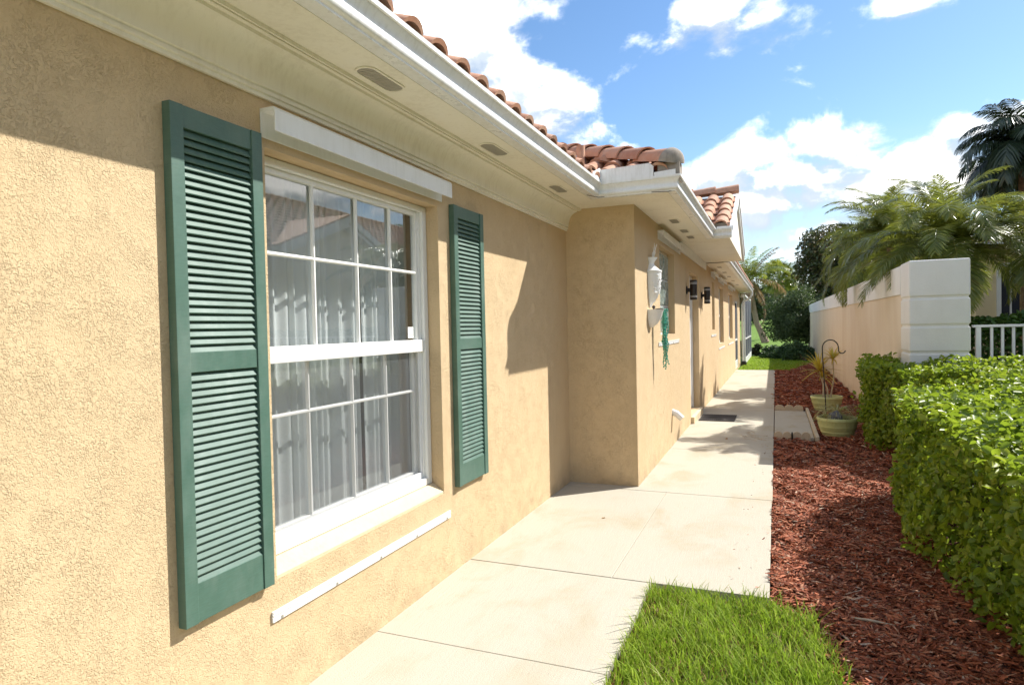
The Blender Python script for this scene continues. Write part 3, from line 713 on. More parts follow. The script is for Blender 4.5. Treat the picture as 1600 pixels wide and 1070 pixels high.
for c in range(7):
    y = 5.48 + step*c
    for k in range(20):
        x = -.90 - .228*k
        if not (-1.43 - (y-5.46) - .06 < x < -.765 - (y-5.46) - .03): continue
        put_tile((x, y, fz(y)+.004), B_S, True)
for c in range(2):
    x = -.86 - step*c
    for k in range(14):
        y = 5.62 + .228*k
        if y < 5.55 + (-.765-x) or y > 8.9: continue
        put_tile((x, y, bz(x)+.004), B_E, c < 1)
# hip caps
def cap_mesh(r=.105, Lg=.42):
    V = []; n = 10
    for v, k, lift in ((0, 1.0, .022), (Lg, .86, 0)):
        for rr in (r*k, r*k-.014): V += [(rr*math.cos(math.pi*i/n)*1.05, v, rr*math.sin(math.pi*i/n)+lift) for i in range(n+1)]
    m = n+1
    F = [(i, i+1, 2*m+i+1, 2*m+i) for i in range(n)] + [(m+i+1, m+i, 3*m+i, 3*m+i+1) for i in range(n)] + [(i+1, i, m+i, m+i+1) for i in range(n)]
    return MB().add(V, F).mesh('ridge_cap', M['terra'], smooth=True)
capme = cap_mesh(.118)
def cap_run(p0, d, n, first=0.0):
    d = Vector(d); dl = d.normalized(); side = Vector((dl.y, -dl.x, 0)).normalized(); Bm = Matrix((side, dl, side.cross(dl))).transposed()
    for i in range(n):
        o = link('ridge_cap', capme, roof); o.matrix_local = Matrix.Translation(Vector(p0) + dl*(.345*i+first)) @ (Bm @ Matrix.Rotation(random.uniform(-.03, .03), 3, 'Y')).to_4x4()
cap_run((-.80, 5.50, ZE+.10), (-1, 1, PIT), 9)
mb = MB()
dl = Vector((-1, 1, PIT)).normalized(); side = Vector((dl.y, -dl.x, 0)).normalized(); nn = side.cross(dl)
V = []; c0 = Vector((-.80, 5.50, ZE+.10))
for j in range(6):
    a = math.pi/2*j/5
    for i in range(13):
        b_ = math.pi*i/12; rr = .122*math.cos(a*.98)
        V.append(c0 + side*(rr*math.cos(b_)*1.05) + nn*(rr*math.sin(b_)+.022) - dl*(.07*math.sin(a)))
mb.add(V, [(j*13+i, j*13+i+1, (j+1)*13+i+1, (j+1)*13+i) for j in range(5) for i in range(12)])
mb.box(-.90, -.72, 5.46, 5.62, ZE-.03, ZE+.115)
mb.build('mortar_plug', M['mortar'], roof, smooth=True)
pm = MB().tube([(-1.78, 6.22, 2.85), (-1.78, 6.22, 3.30)], .042, 14); pm.tube([(-1.78, 6.22, 3.22), (-1.78, 6.22, 3.30)], .036, 14, False)
pm.build('vent_pipe', M['terra'], roof, smooth=True)

# --- entry gable
GX, GY0, GY1, GR = -.52, 8.87, 12.43, 10.65
gz_ = lambda y: 2.745 + PIT*(GR-GY0 - abs(y-GR))
gm = MB()
gm.extrude([(GX+.0, GY0, gz_(GY0)), (GX, GR, gz_(GR)), (GX, GR, gz_(GR)-.02), (GX, GY0, gz_(GY0)-.02)], (-3.6, 0, 0))
gm.extrude([(GX, GY1, gz_(GY1)), (GX, GR-.0005, gz_(GR)-.0005), (GX, GR-.0005, gz_(GR)-.021), (GX, GY1, gz_(GY1)-.02)], (-3.6, 0, 0))
gable = gm.build('gable_roof', M['mortar'], house)
GB = 2.635
gw = MB().add([(GX-.03, GY0+.03, GB), (GX-.03, GY1-.03, GB), (GX-.03, GY1-.03, gz_(GY1)-.03), (GX-.03, GR, gz_(GR)-.03), (GX-.03, GY0+.03, gz_(GY0)-.03)], [(0, 1, 2, 3, 4)])
gw.add([(GX-.031, GY0+.03, GB+.001), (GX-.031, GY1-.03, GB+.001), (BX+.001, GY1-.03, GB+.001), (BX+.001, GY0+.03, GB+.001)], [(0, 1, 2, 3)])
gw.add([(GX-.031, GY1-.031, GB+.002), (BX+.001, GY1-.031, GB+.002), (BX+.001, GY1-.031, gz_(GY1)-.03), (GX-.031, GY1-.031, gz_(GY1)-.03)], [(0, 1, 2, 3)])
gw.build('gable_face', M['soffit'], house)
rk = MB()
for ya in (GY0-.01, GY1+.01):
    rk.extrude([(GX-.028, ya, gz_(ya)-.115), (GX-.028, GR, gz_(GR)-.125), (GX-.028, GR, gz_(GR)+.035), (GX-.028, ya, gz_(ya)+.035)], (.034, 0, 0))
    rk.extrude([(GX+.007, ya, gz_(ya)-.02), (GX+.007, GR, gz_(GR)-.02), (GX+.007, GR, gz_(GR)+.04), (GX+.007, ya, gz_(ya)+.04)], (.014, 0, 0))
rk.build('rake_board', M['white'], house)
MB().sweep([(EX2+.0, GY0-.0), (GX+.004, GY0)], [(o, z-.0) for o, z in GP]).build('gutter', M['gutter'], house, smooth=True)
MB().box(EX2+.126, GX+.0, GY0+.001, GY0+.02, SZ+.008, SZ+.16).build('fascia', M['gutter'], house)
for c in range(5):
    y = GY0 + .01 + step*c
    for k in range(9):
        x = GX - .135 - .228*k
        if x < -.765 - (gz_(y)-ZE)/PIT - .25: continue
        put_tile((x, y, gz_(y)+.004), B_S, True)
B_N = basis((-1, 0, 0), (0, -1, PIT))
for c in range(5):
    y = GY1 - .01 - step*c
    for k in range(8): put_tile((GX-.135-.228*k, y, gz_(y)+.004), B_N, False)
MB().box(GX-1.6, GX-.02, GY0+.03, GY0+.05, gz_(GY0)-.01, gz_(GY0)+.085).build('eave_closure', M['mortar'], gable)
cap_run((GX+.01, GR, gz_(GR)+.035), (-1, 0, 0), 6)
MB().box(BX+.0015, BX+.022, 8.87, 12.39, 2.50, 2.634).build('frieze_board', M['white'], house)
# --- rear eave, downspout
E3 = -.855
MB().sweep([(E3, 12.46), (E3, 25.2)], GP).build('gutter', M['gutter'], house, smooth=True)
f3 = MB().box(E3-.024, E3-.001, 12.46, 25.2, SZ+.004, SZ+.13); f3.box(BX-.3, E3-.025, 25.18, 25.2, SZ+.004, SZ+.3); f3.build('fascia', M['white'], house)
soffit3 = MB().box(BX+.001, E3-.0005, 12.41, 25.19, SZ, SZ+.003).build('soffit', M['soffit'], house)
mbv = MB()
for y in (13.2, 14.6, 16.0, 17.6, 19.5): mbv.box(-1.06, -.98, y, y+.3, SZ-.004, SZ-.0005)
mbv.build('vent', M['grille'], soffit3)
for c in range(1):
    for k in range(56): put_tile((-.79, 12.6+.228*k-.0, ZE+.008), B_E, False)
o = rest.build('roof_tile', M['terra'], roof, smooth=True, kind='stuff')
MB().tube([(-.79, 24.75, SZ+.02), (-.79, 24.75, SZ-.10), (-.84, 24.74, SZ-.20), (-1.07, 24.72, SZ-.33), (-1.12, 24.72, SZ-.45), (-1.12, 24.72, .15), (-1.10, 24.70, .08), (-1.02, 24.62, .03)], .038, 10).build('downspout', M['gutter'], house, smooth=True)

# --- glass block window
gb = MB(); a, b, c, d = HOLES[0]; gx = BX-.075
gb.box(gx-.09, gx-.012, a+.002, b-.002, c+.002, d-.002)
gwin = gb.build('glass_block_window', M['white'], house)
blk = MB()
bw, bh = (b-a-.05)/3, (d-c-.05)/3
blkme = MB().add([(-.012,0,0),(-.012,bw-.014,0),(-.012,bw-.014,bh-.014),(-.012,0,bh-.014),(.004,.012,.012),(.004,bw-.026,.012),(.004,bw-.026,bh-.026),(.004,.012,bh-.026)], [(4,5,6,7),(0,1,5,4),(1,2,6,5),(2,3,7,6),(3,0,4,7)]).mesh('glass_block', M['gblock'])
for i in range(3):
    for j in range(3): link('glass_block', blkme, gwin, (gx, a+.032+bw*i, c+.032+bh*j))
# --- front door in its recess
a, b, c, d = HOLES[1]
fr = MB(); dx = BX-.13
for p, q, r_, s_ in ((a+.001, a+.06, c, d-.001), (b-.06, b-.001, c, d-.001), (a+.06, b-.06, d-.06, d-.001)): fr.box(dx-.03, dx+.03, p, q, r_, s_)
door = MB()
door.box(dx-.025, dx+.002, a+.06, b-.06, c+.02, d-.06)
for z_0, z_1 in ((.30, .80), (.95, 1.55), (1.70, 2.12)):
    for q0, q1 in ((a+.16, (a+b)/2-.06), ((a+b)/2+.06, b-.16)): door.box(dx+.0025, dx+.012, q0, q1, z_0, z_1)
D_ = door.build('front_door', M['door'], house, bevel=.003)
fr.build('door_frame', M['white'], D_, bevel=.003)
MB().tube([(dx+.002, a+.13, 1.05), (dx+.05, a+.13, 1.05), (dx+.05, a+.24, 1.05)], .011, 8).build('handle', M['steel'], D_)
MB().box(BX-.169, BX+.05, a-.03, b+.03, -.02, .099).build('door_step', M['sill'], house, bevel=.006)
# --- rear windows
for (a, b, c, d) in HOLES[2:5]:
    x = BX-.10; mb = MB()
    for p, q, r_, s_ in ((a+.001, a+.05, c+.001, d-.001), (b-.05, b-.001, c+.001, d-.001), (a+.05, b-.05, d-.05, d-.001), (a+.05, b-.05, c+.001, c+.05), (a+.05, b-.05, (c+d)/2-.025, (c+d)/2+.025)): mb.box(x-.03, x+.015, p, q, r_, s_)
    wv = mb.build('window', M['vinyl'], house, bevel=.003)
    for r_, s_ in ((c+.05, (c+d)/2-.025), ((c+d)/2+.025, d-.05)): MB().box(x-.012, x-.008, a+.051, b-.051, r_+.001, s_-.001).build('pane', M['glass'], wv)
a, b, c, d = HOLES[5]; x = BX-.02; mb = MB()
for p, q, r_, s_ in ((a+.002, a+.06, c, d-.002), (b-.06, b-.002, c, d-.002), (a+.06, b-.06, d-.06, d-.002), (a+.06, b-.06, c, c+.25), (a+.06, b-.06, .93, .99)): mb.box(x-.03, x+.01, p, q, r_, s_)
sd = mb.build('screen_door', M['white'], house, bevel=.003)
MB().box(x-.02, x-.012, a+.061, b-.061, c+.252, .928).build('screen_panel', M['darkmesh'], sd); MB().box(x-.02, x-.012, a+.061, b-.061, .992, d-.061).build('screen_panel', M['darkmesh'], sd)
# drain spout low on the wall
ds = MB().tube([(BX-.01, 8.10, .42), (BX+.05, 8.10, .395), (BX+.115, 8.10, .335)], .040, 14, False)
ds.tube([(BX+.115, 8.10, .335), (BX+.05, 8.10, .393), (BX-.01, 8.10, .418)], .034, 14, False)
ds.build('drain_spout', M['white'], house, smooth=True)

# ------------------------------------------------------------------ fixtures on the house
def sconce(y, z, label):
    t = thing('wall_sconce', label, 'wall lamp', (BX, y, z), 'cylinder wall lamps beside the front door'); x = BX
    c = (BX+.10, y, z)
    mb = MB().lathe([(.0, .146), (.040, .146), (.050, .140), (.052, .13), (.052, -.13), (.050, -.140), (.040, -.146), (0, -.146)], 24, c); mb.build('lamp_body', M['bronze'], t, smooth=True)
    mb = MB().lathe([(.0, .06), (.05, .055), (.055, .04), (.055, -.04), (.05, -.055), (0, -.06)], 16, (0, 0, 0))
    o = mb.build('wall_plate', M['bronze'], t, smooth=True)
    me = o.data; me.transform(Matrix.Translation((.008, 0, 0)) @ Matrix.Diagonal((.2, 1, 1, 1)) @ Matrix.Translation(Vector((BX, y, z))))
    MB().box(x+.005, x+.055, y-.02, y+.02, z-.028, z+.028).build('bracket', M['bronze'], t, bevel=.004)
    for q in (.105, .088, -.088, -.105): MB().lathe([(.0515, .0035), (.0535, .0025), (.0535, -.0025), (.0515, -.0035)], 24, (c[0], c[1], c[2]+q)).build('trim_ring', M['steel'], t, smooth=True)
sconce(9.63, 2.0, 'dark bronze cylinder wall lamp between the glass block window and the front door')
sconce(11.63, 2.0, 'dark bronze cylinder wall lamp on the far side of the front door')
# urn shaped wall pocket
t = thing('wall_urn', 'white half urn planter with bare branching sprig on the wall beside the glass block window', 'wall planter', (BX, 6.68, 1.95))
mb = MB().lathe([(.0, -.27), (.012, -.265), (.03, -.225), (.055, -.20), (.058, -.185), (.075, -.17), (.105, -.05), (.118, .05), (.118, .09), (.124, .095), (.124, .11), (.10, .12), (.06, .155), (.045, .18), (.05, .20), (.075, .235), (.08, .245), (.07, .247), (.0, .20)], 28, (BX+.001, 6.68, 1.95), -math.pi/2, math.pi/2, 1.0)
mb.build('urn_body', M['ceramic'], t, smooth=True)
rl = MB(); rr = random.Random(4)
for i in range(34):
    a_ = rr.uniform(-1.2, 1.2); z_ = rr.uniform(-.14, .07); r_ = .085 + .03*(z_+.15)/.2
    rl.lathe([(0, .012), (.009, .008), (.012, 0), (.009, -.008), (0, -.012)], 6, (BX+(r_+.004)*math.cos(a_), 6.68+(r_+.004)*math.sin(a_), 1.95+z_))
rl.build('relief', M['ceramic'], t)
sp = MB()
for i in range(7):
    a_ = rr.uniform(-1.2, 1.2); l_ = rr.uniform(.10, .17); p0 = Vector((BX+.03, 6.68, 2.17))
    p1 = p0 + Vector((.03*math.cos(a_), .05*math.sin(a_), l_*.55)); p2 = p1 + Vector((rr.uniform(-.01, .03), rr.uniform(-.04, .04), l_*.45))
    sp.tube([p0, p1, p2], [.008, .006, .002], 5)
sp.build('sprig', M['ceramic'], t)
t = thing('wall_pocket', 'grey white half bowl planter on the wall, just below the white urn', 'wall planter', (BX, 6.66, 1.60))
MB().lathe([(0, -.125), (.03, -.12), (.075, -.085), (.115, -.02), (.135, .045), (.145, .06), (.135, .06), (.12, .03), (0, .01)], 28, (BX+.001, 6.66, 1.60), -math.pi/2, math.pi/2).build('bowl', M['ceramic'], t, smooth=True)
mb = MB(); mb.lathe([(0, .018), (.013, .012), (.018, 0), (.013, -.012), (0, -.018)], 8, (BX+.05, 6.60, 1.685)); mb.tube([(BX+.05, 6.60, 1.62), (BX+.05, 6.60, 1.68)], .008, 6); mb.build('ornament', M['bronze'], t)
# green bead strands
mb = MB(); rr = random.Random(11)
mb2 = []
for s_ in range(17):
    yb_, xb_ = 6.90 + rr.uniform(-.05, .05), BX + .115 + rr.uniform(-.025, .02); ln = rr.uniform(.28, .48) if s_ < 9 else rr.uniform(.55, .72)
    if s_ >= 9: yb_ = 6.92 + rr.uniform(-.012, .012)
    for k in range(int(ln/.018)):
        mb.lathe([(0, .009), (.0065, .0055), (.009, 0), (.0065, -.0055), (0, -.009)], 5, (xb_ + .006*math.sin(k*.5+s_) + rr.uniform(-.005, .005), yb_ + .012*math.sin(k*.23+s_*2) + rr.uniform(-.005, .005), 1.665-.0165*k-.004*rr.random()))
o = mb.build('bead_garland', M['beads']); tag(o, 'green bead strands hanging down in front of the glass block window', 'garland')
o = MB().tube([(BX+.01, 6.80, 1.662), (BX+.06, 6.84, 1.672), (BX+.115, 6.90, 1.668), (BX+.12, 6.97, 1.66)], .006, 6).build('hanger', M['bronze'], o)
# flood light
t = thing('flood_light', 'small white flood light under the far end of the eave', 'flood light', (BX, 23.9, 2.5))
MB().box(BX+.001, BX+.03, 23.82, 23.98, 2.42, 2.56).build('back_plate', M['white'], t, bevel=.004)
MB().lathe([(0, .06), (.04, .055), (.06, -.06), (.05, -.065), (0, -.03)], 14, (BX+.12, 23.9, 2.47)).build('lamp_head', M['white'], t, smooth=True)
# screen enclosure at the rear
t = thing('screen_enclosure', 'dark mesh screened lanai with white posts past the downspout', 'screen enclosure', (-1.15, 24.9, 0))
XS = -1.05
MB().box(XS-.03, XS+.02, 24.95, 31.0, .0, .22).build('kick_plate', M['white'], t)
for y in (24.95, 27.0, 29.0, 30.95): MB().box(XS-.03, XS+.021, y, y+.05, .221, 2.5).build('post', M['white'], t)
for a, b in ((25.0, 27.0), (27.05, 29.0), (29.05, 30.95)):
    MB().box(XS-.029, XS+.018, a+.0005, b-.0005, .90, .95).build('rail', M['white'], t)
    for c, d in ((.222, .899), (.951, 2.44)): MB().box(XS-.01, XS-.004, a+.001, b-.001, c, d).build('mesh_panel', M['darkmesh'], t)
MB().box(XS-.03, XS+.021, 24.95, 31.0, 2.501, 2.56).build('top_rail', M['white'], t)
# black box by the downspout foot
mb = MB().box(-1.16, -.98, 24.15, 24.5, -.05, .12); mb.box(-1.14, -1.0, 24.18, 24.47, .1205, .15)
o = mb.build('utility_box', M['black'], bevel=.01); tag(o, 'small black box on the ground at the foot of the downspout', 'utility box')

# door mat
t = thing('door_mat', 'dark brown ribbed door mat on the walkway below the front door', 'door mat', (-.9, 10.65, 0))
MB().box(-1.13, -.60, 10.28, 11.0, .003, .012).build('mat_backing', M['mat'], t, bevel=.003)
mb = MB()
for i in range(17): mb.box(-1.10+.0285*i, -1.085+.0285*i, 10.33, 10.95, .0125, .019)
mb.build('ribs', M['mat'], t)

# ------------------------------------------------------------------ step pad edging, pots, hook
def scallop(x0, x1, y, label, n):
    mb = MB(); w_ = (x1-x0)/n; pts = [(x0, y, -.06)]
    for i in range(n):
        for k in range(9):
            a_ = math.pi*(1-k/8); pts.append((x0+w_*(i+.5)+w_*.5*math.cos(a_)*.98, y, .028+.052*math.sin(a_)))
    pts.append((x1, y, -.06)); mb.extrude(pts, (0, .05, 0))
    o = mb.build('scalloped_edging', M['edging'], bevel=.006)
    tag(o, label, 'edging stone', 'scalloped edging stones around the step pad')
scallop(-.035, .175, 9.02, 'tan scalloped edging stone at the near end of the step pad, against the walkway', 2)
scallop(.185, .40, 9.04, 'tan scalloped edging stone at the near end of the pad, next to the pot', 2)
scallop(-.03, .42, 11.93, 'tan scalloped edging stone at the far end of the step pad', 3)
o = MB().tube([(.18, 8.97, -.06), (.18, 8.97, .05), (.18, 8.975, .085)], [.012, .012, .008], 8).build('garden_stake', M['black']); tag(o, 'short black stake stuck in the mulch between two scalloped edging stones', 'garden stake')
mb = MB().add([(.455, 9.0, -.05), (.50, 9.0, -.05), (.50, 12.05, -.05), (.455, 12.05, -.05), (.455, 9.0, .03), (.50, 9.0, .035), (.50, 12.05, .03), (.455, 12.05, .03)], [(3,2,1,0),(4,5,6,7),(0,1,5,4),(1,2,6,5),(2,3,7,6),(3,0,4,7)])
o = mb.build('timber_strip', M['timber'], bevel=.005); tag(o, 'weathered timber strip along the outer side of the step pad', 'timber')
POT = [(0, 0), (.165, 0), (.185, .01), (.196, .045), (.206, .055), (.206, .075), (.214, .085), (.222, .12), (.231, .13), (.231, .15), (.236, .16), (.241, .20), (.252, .212), (.254, .24), (.248, .25), (.234, .25), (.230, .235), (.225, .21)]
def pot(x, y, label, group):
    t = thing('plant_pot', label, 'plant pot', (x, y, -.02), group)
    MB().lathe(POT, 40, (x, y, -.02)).build('pot_body', M['pot'], t, smooth=True)
    MB().lathe([(0, .205), (.10, .212), (.224, .205)], 24, (x, y, -.02)).build('soil', M['soil'], t, smooth=True)
    return t
PX1, PY1, PX2, PY2 = .745, 9.48, .79, 12.15
pot(PX1, PY1, 'pale green ribbed pot holding a straggly spider plant and a grey rock', 'pale green ribbed pots')
pot(PX2, PY2, 'pale green ribbed pot farther back, holding the tall yellow dracaena', 'pale green ribbed pots')
def blades(mb, base, dirs, L_, w_, droop, seg=5):
    for az, el, l in dirs:
        p = Vector(base); a_ = el; V = []; hx = Vector((math.cos(az), math.sin(az), 0)); sd_ = Vector((-hx.y, hx.x, 0))
        for i in range(seg+1):
            s_ = i/seg; ww = w_*(1-s_)**.7*(0.55+.45*min(1, s_*4)) if i < seg else .0006
            V += [p - sd_*ww, p + Vector((0, 0, -.25*ww)), p + sd_*ww]
            p = p + (hx*math.cos(a_) + Vector((0, 0, math.sin(a_))))*(l/seg); a_ -= droop/seg
        mb.add(V, [(i*3+k, i*3+k+1, i*3+k+4, i*3+k+3) for i in range(seg) for k in (0, 1)])
t = thing('dracaena_plant', 'yellow variegated dracaena with two bare stems growing in the far pot', 'potted plant', (PX2, PY2, .19))
rr = random.Random(5)
heads = [((PX2-.05, PY2, .18), (PX2-.11, PY2-.02, .66), 58, .48), ((PX2+.06, PY2+.02, .18), (PX2+.11, PY2+.05, .86), 34, .33), ((PX2+.02, PY2-.03, .18), (PX2-.06, PY2-.05, .55), 18, .36)]
for b0, b1, n, l in heads:
    mid = (Vector(b0)+Vector(b1))/2 + Vector((.03, 0, 0)); MB().tube([b0, mid, b1], [.014, .012, .010], 7).build('stem', M['timber'], t, smooth=True)
    mb = MB(); blades(mb, b1, [(rr.uniform(0, 6.28), rr.uniform(-.25, 1.35), l*rr.uniform(.6, 1)) for _ in range(n)], l, .019, .75)
    mb.build('leaf_tuft', M['drac'], t)
t = thing('spider_plant', 'pale straggly spider plant spilling over the rim of the near pot', 'potted plant', (PX1, PY1, .19))
mb = MB(); blades(mb, (PX1+.0, PY1+.03, .20), [(rr.uniform(0, 6.28), rr.uniform(.5, 1.5), rr.uniform(.25, .50)) for _ in range(150)], .3, .008, 2.4); mb.build('leaf_tuft', M['spider'], t)
mb = MB(); blades(mb, (PX1-.14, PY1-.05, .20), [(rr.uniform(0, 6.28), rr.uniform(.5, 1.4), rr.uniform(.14, .30)) for _ in range(60)], .3, .007, 2.3); mb.build('leaf_tuft', M['spider'], t)
bm = bmesh.new(); bmesh.ops.create_icosphere(bm, subdivisions=3, radius=1)
for v in bm.verts:
    n_ = v.co.normalized(); k = 1 + .12*math.sin(n_.x*5+1)*math.cos(n_.y*4) + .08*math.sin(n_.z*7+n_.x*3); v.co = Vector((n_.x*.085, n_.y*.07, n_.z*.075))*k
me = bpy.data.meshes.new('rock'); bm.to_mesh(me); bm.free(); me.materials.append(M['rock'])
o = link('rock', me, None, (PX1-.03, PY1-.10, .245)); tag(o, 'grey rock lying on the soil of the near pot', 'rock')
# shepherd's hook
hx, hy = .66, 10.85; pts = [(hx+.045, hy, -.2), (hx+.03, hy, .3), (hx-.005, hy, 1.02)]
for k in range(11):
    a_ = math.pi - math.pi*k/10*.95; pts.append((hx+.105+.11*math.cos(a_), hy, 1.10+.12*math.sin(a_)))
for k in range(1, 8):
    a_ = math.pi + math.pi*.95*k/7; pts.append((hx+.262+.047*math.cos(a_), hy, 1.065+.05*math.sin(a_)))
o = MB().tube(pts, .0085, 8).build('shepherd_hook', M['black'], smooth=True); tag(o, 'thin black shepherd hook standing in the mulch between the two pots', 'plant hook')

# ------------------------------------------------------------------ garden wall with banded pillar
t = thing('garden_wall', 'cream and white garden wall ending in a banded white pillar', 'garden wall', (1.5, 9.0, 0))
mb = MB().add([(1.47, 9.31, -.2), (1.67, 9.31, -.2), (1.67, 35, -.2), (1.47, 35, -.2), (1.47, 9.31, 1.815), (1.67, 9.31, 1.815), (1.67, 35, 1.93), (1.47, 35, 1.93)], [(3,2,1,0),(4,5,6,7),(0,1,5,4),(1,2,6,5),(2,3,7,6),(3,0,4,7)])
mb.build('wall_panel', M['wall_cream'], t)
mb = MB().add([(1.45, 9.312, 1.817), (1.69, 9.312, 1.817), (1.69, 35, 1.932), (1.45, 35, 1.932), (1.45, 9.312, 2.175), (1.69, 9.312, 2.175), (1.69, 35, 2.30), (1.45, 35, 2.30)], [(3,2,1,0),(4,5,6,7),(0,1,5,4),(1,2,6,5),(2,3,7,6),(3,0,4,7)])
mb.build('wall_cap', M['wall_white'], t, bevel=.006)
MB().box(1.467, 2.045, 8.77, 9.29, -.2, 2.15).build('pillar_core', M['wall_white'], t)
zs_ = [-.2, .28, .58, .88, 1.135, 1.44, 1.755, 2.205]
zs_ = [-.2, .25, .54, .83, 1.11, 1.425, 1.755, 2.205]
for a, b in zip(zs_, zs_[1:]):
    MB().box(1.453, 2.06, 8.755, 9.305, a+.013, b-.013).build('pillar_block', M['wall_white'], t, bevel=.016)
# porch railing beside the pillar
t = thing('porch_railing', 'white metal railing beside the banded pillar', 'railing', (2.3, 9.3, .4))
Yr = 9.3
MB().box(2.20, 5.0, Yr-.028, Yr+.028, 1.39, 1.42).build('top_rail', M['white'], t, bevel=.005)
MB().box(2.28, 5.0, Yr-.015, Yr+.015, .55, .58).build('bottom_rail', M['white'], t)
MB().box(2.235, 2.285, Yr-.025, Yr+.025, .0, 1.389).build('post', M['white'], t); MB().box(4.2, 4.25, Yr-.025, Yr+.025, .0, 1.389).build('post', M['white'], t)
for i in range(24):
    x = 2.395 + .1075*i
    if abs(x-4.225) > .04: MB().box(x-.0135, x+.0135, Yr-.0135, Yr+.0135, .581, 1.3895).build('baluster', M['white'], t)

# ------------------------------------------------------------------ neighbour's house
nb = thing('neighbour_house', 'tan house with white trimmed windows beyond the railing at the picture edge', 'house', (8, 10, 0))
mb = MB()
hole_wall(mb, (0, 16.6, 0), (1, 0, 0), (0, -1, 0), (4.0, 12), (-.2, 3.05), [(4.42, 4.80, 1.15, 2.60)], .08)
mb.add([(4.0, 16.6, -.2), (4.0, 27, -.2), (4.0, 27, 3.05), (4.0, 16.6, 3.05)], [(0, 1, 2, 3)])
mb.add([(6.2, -6, -.2), (6.2, 16.6, -.2), (6.2, 16.6, 3.1), (6.2, -6, 3.1)], [(0, 1, 2, 3)])
mb.add([(4.9, 10.0, -.2), (4.9, 13.5, -.2), (4.9, 13.5, 3.15), (4.9, 11.75, 3.85), (4.9, 10.0, 3.15)], [(0, 1, 2, 3, 4)])
mb.add([(4.9, 10, -.2), (6.2, 10, -.2), (6.2, 10, 3.15), (4.9, 10, 3.15)], [(0, 1, 2, 3)]); mb.add([(4.9, 13.5, -.2), (6.2, 13.5, -.2), (6.2, 13.5, 3.15), (4.9, 13.5, 3.15)], [(0, 1, 2, 3)])
mb.add([(13.5, -6, -.2), (13.5, 27, -.2), (13.5, 27, 3.1), (13.5, -6, 3.1)], [(0, 1, 2, 3)]); mb.add([(6.2, -6, -.2), (13.5, -6, -.2), (13.5, -6, 3.1), (6.2, -6, 3.1)], [(0, 1, 2, 3)])
mb.build('wall', M['nbr'], nb)
w_ = MB()
for a, b, c, d in ((4.36, 4.44, 1.09, 2.66), (4.78, 4.86, 1.09, 2.66), (4.44, 4.78, 2.58, 2.66), (4.44, 4.78, 1.09, 1.17), (4.595, 4.62, 1.17, 2.58), (4.44, 4.595, 1.42, 1.45), (4.62, 4.78, 1.42, 1.45)): w_.box(a, b, 16.56, 16.62, c, d)
wn = w_.build('window', M['white'], nb); MB().box(4.44, 4.78, 16.64, 16.645, 1.17, 2.58).build('pane', M['darkmesh'], wn)
mb = MB().box(4.86, 5.35, 16.15, 16.52, .36, 3.0); mb.box(4.83, 5.38, 16.12, 16.55, 2.85, 3.0)
mb.build('column', M['wall_white'], nb)
mb = MB()
mb.box(4.98, 5.02, -6.4, 20.2, 3.02, 3.19); mb.box(3.6, 13.5, 16.02, 16.06, 3.02, 3.2); mb.box(3.56, 3.6, 16.06, 27, 3.02, 3.2)
for ya in (9.6, 13.9): mb.extrude([(4.66, ya, 3.04), (4.66, 11.75, 3.90), (4.66, 11.75, 4.04), (4.66, ya, 3.18)], (.04, 0, 0)); mb.extrude([(4.72, ya, 2.96), (4.72, 11.75, 3.80), (4.72, 11.75, 3.88), (4.72, ya, 3.03)], (.2, 0, 0))
mb.build('fascia', M['white'], nb)
rf = MB(); ns = .58
rf.extrude([(5.0, -6.4, 3.2), (8.2, -6.4, 3.2+ns*3.2), (11.4, -6.4, 3.2), (11.4, -6.4, 3.05), (5.0, -6.4, 3.05)], (0, 26.6, 0))
rf.extrude([(4.68, 9.5, 3.18), (4.68, 11.75, 4.08), (4.68, 14.0, 3.18), (4.68, 13.9, 3.16), (4.68, 11.75, 4.02), (4.68, 9.6, 3.16)], (2.2, 0, 0))
rf.extrude([(3.55, 16.0, 3.2), (3.55, 20.5, 3.65), (3.55, 25, 3.2), (3.55, 25, 3.08), (3.55, 16, 3.08)], (4, 0, 0))
nroof = rf.build('roof', M['terra'], nb)
# barrel courses on the slopes the window reflects, laid as one mass
us = np.linspace(0, 1, 5)[:-1]
V = []; F = []
sl_ = math.hypot(1, ns); nc = 16
for c in range(nc):
    d0 = 3.2*c/nc; d1 = 3.2*(c+1.12)/nc
    for y in np.arange(-6.3, 20.0, .26):
        k = len(V)
        for d_, lf in ((d0, .05), (min(d1, 3.25), .015)):
            for q in range(5):
                a_ = math.pi*q/4; V.append((5.0+d_ - .06*math.sin(a_)*.5, y+.11*math.cos(a_), 3.2+ns*d_+.07*math.sin(a_)+lf))
        F += [(k+q, k+q+1, k+5+q+1, k+5+q) for q in range(4)]
V = [(x-8, y-10, z) for x, y, z in V]
o = link('roof_tile', mesh_np('roof_tile', V, F, M['terra'], True), nroof); o['kind'] = 'stuff'

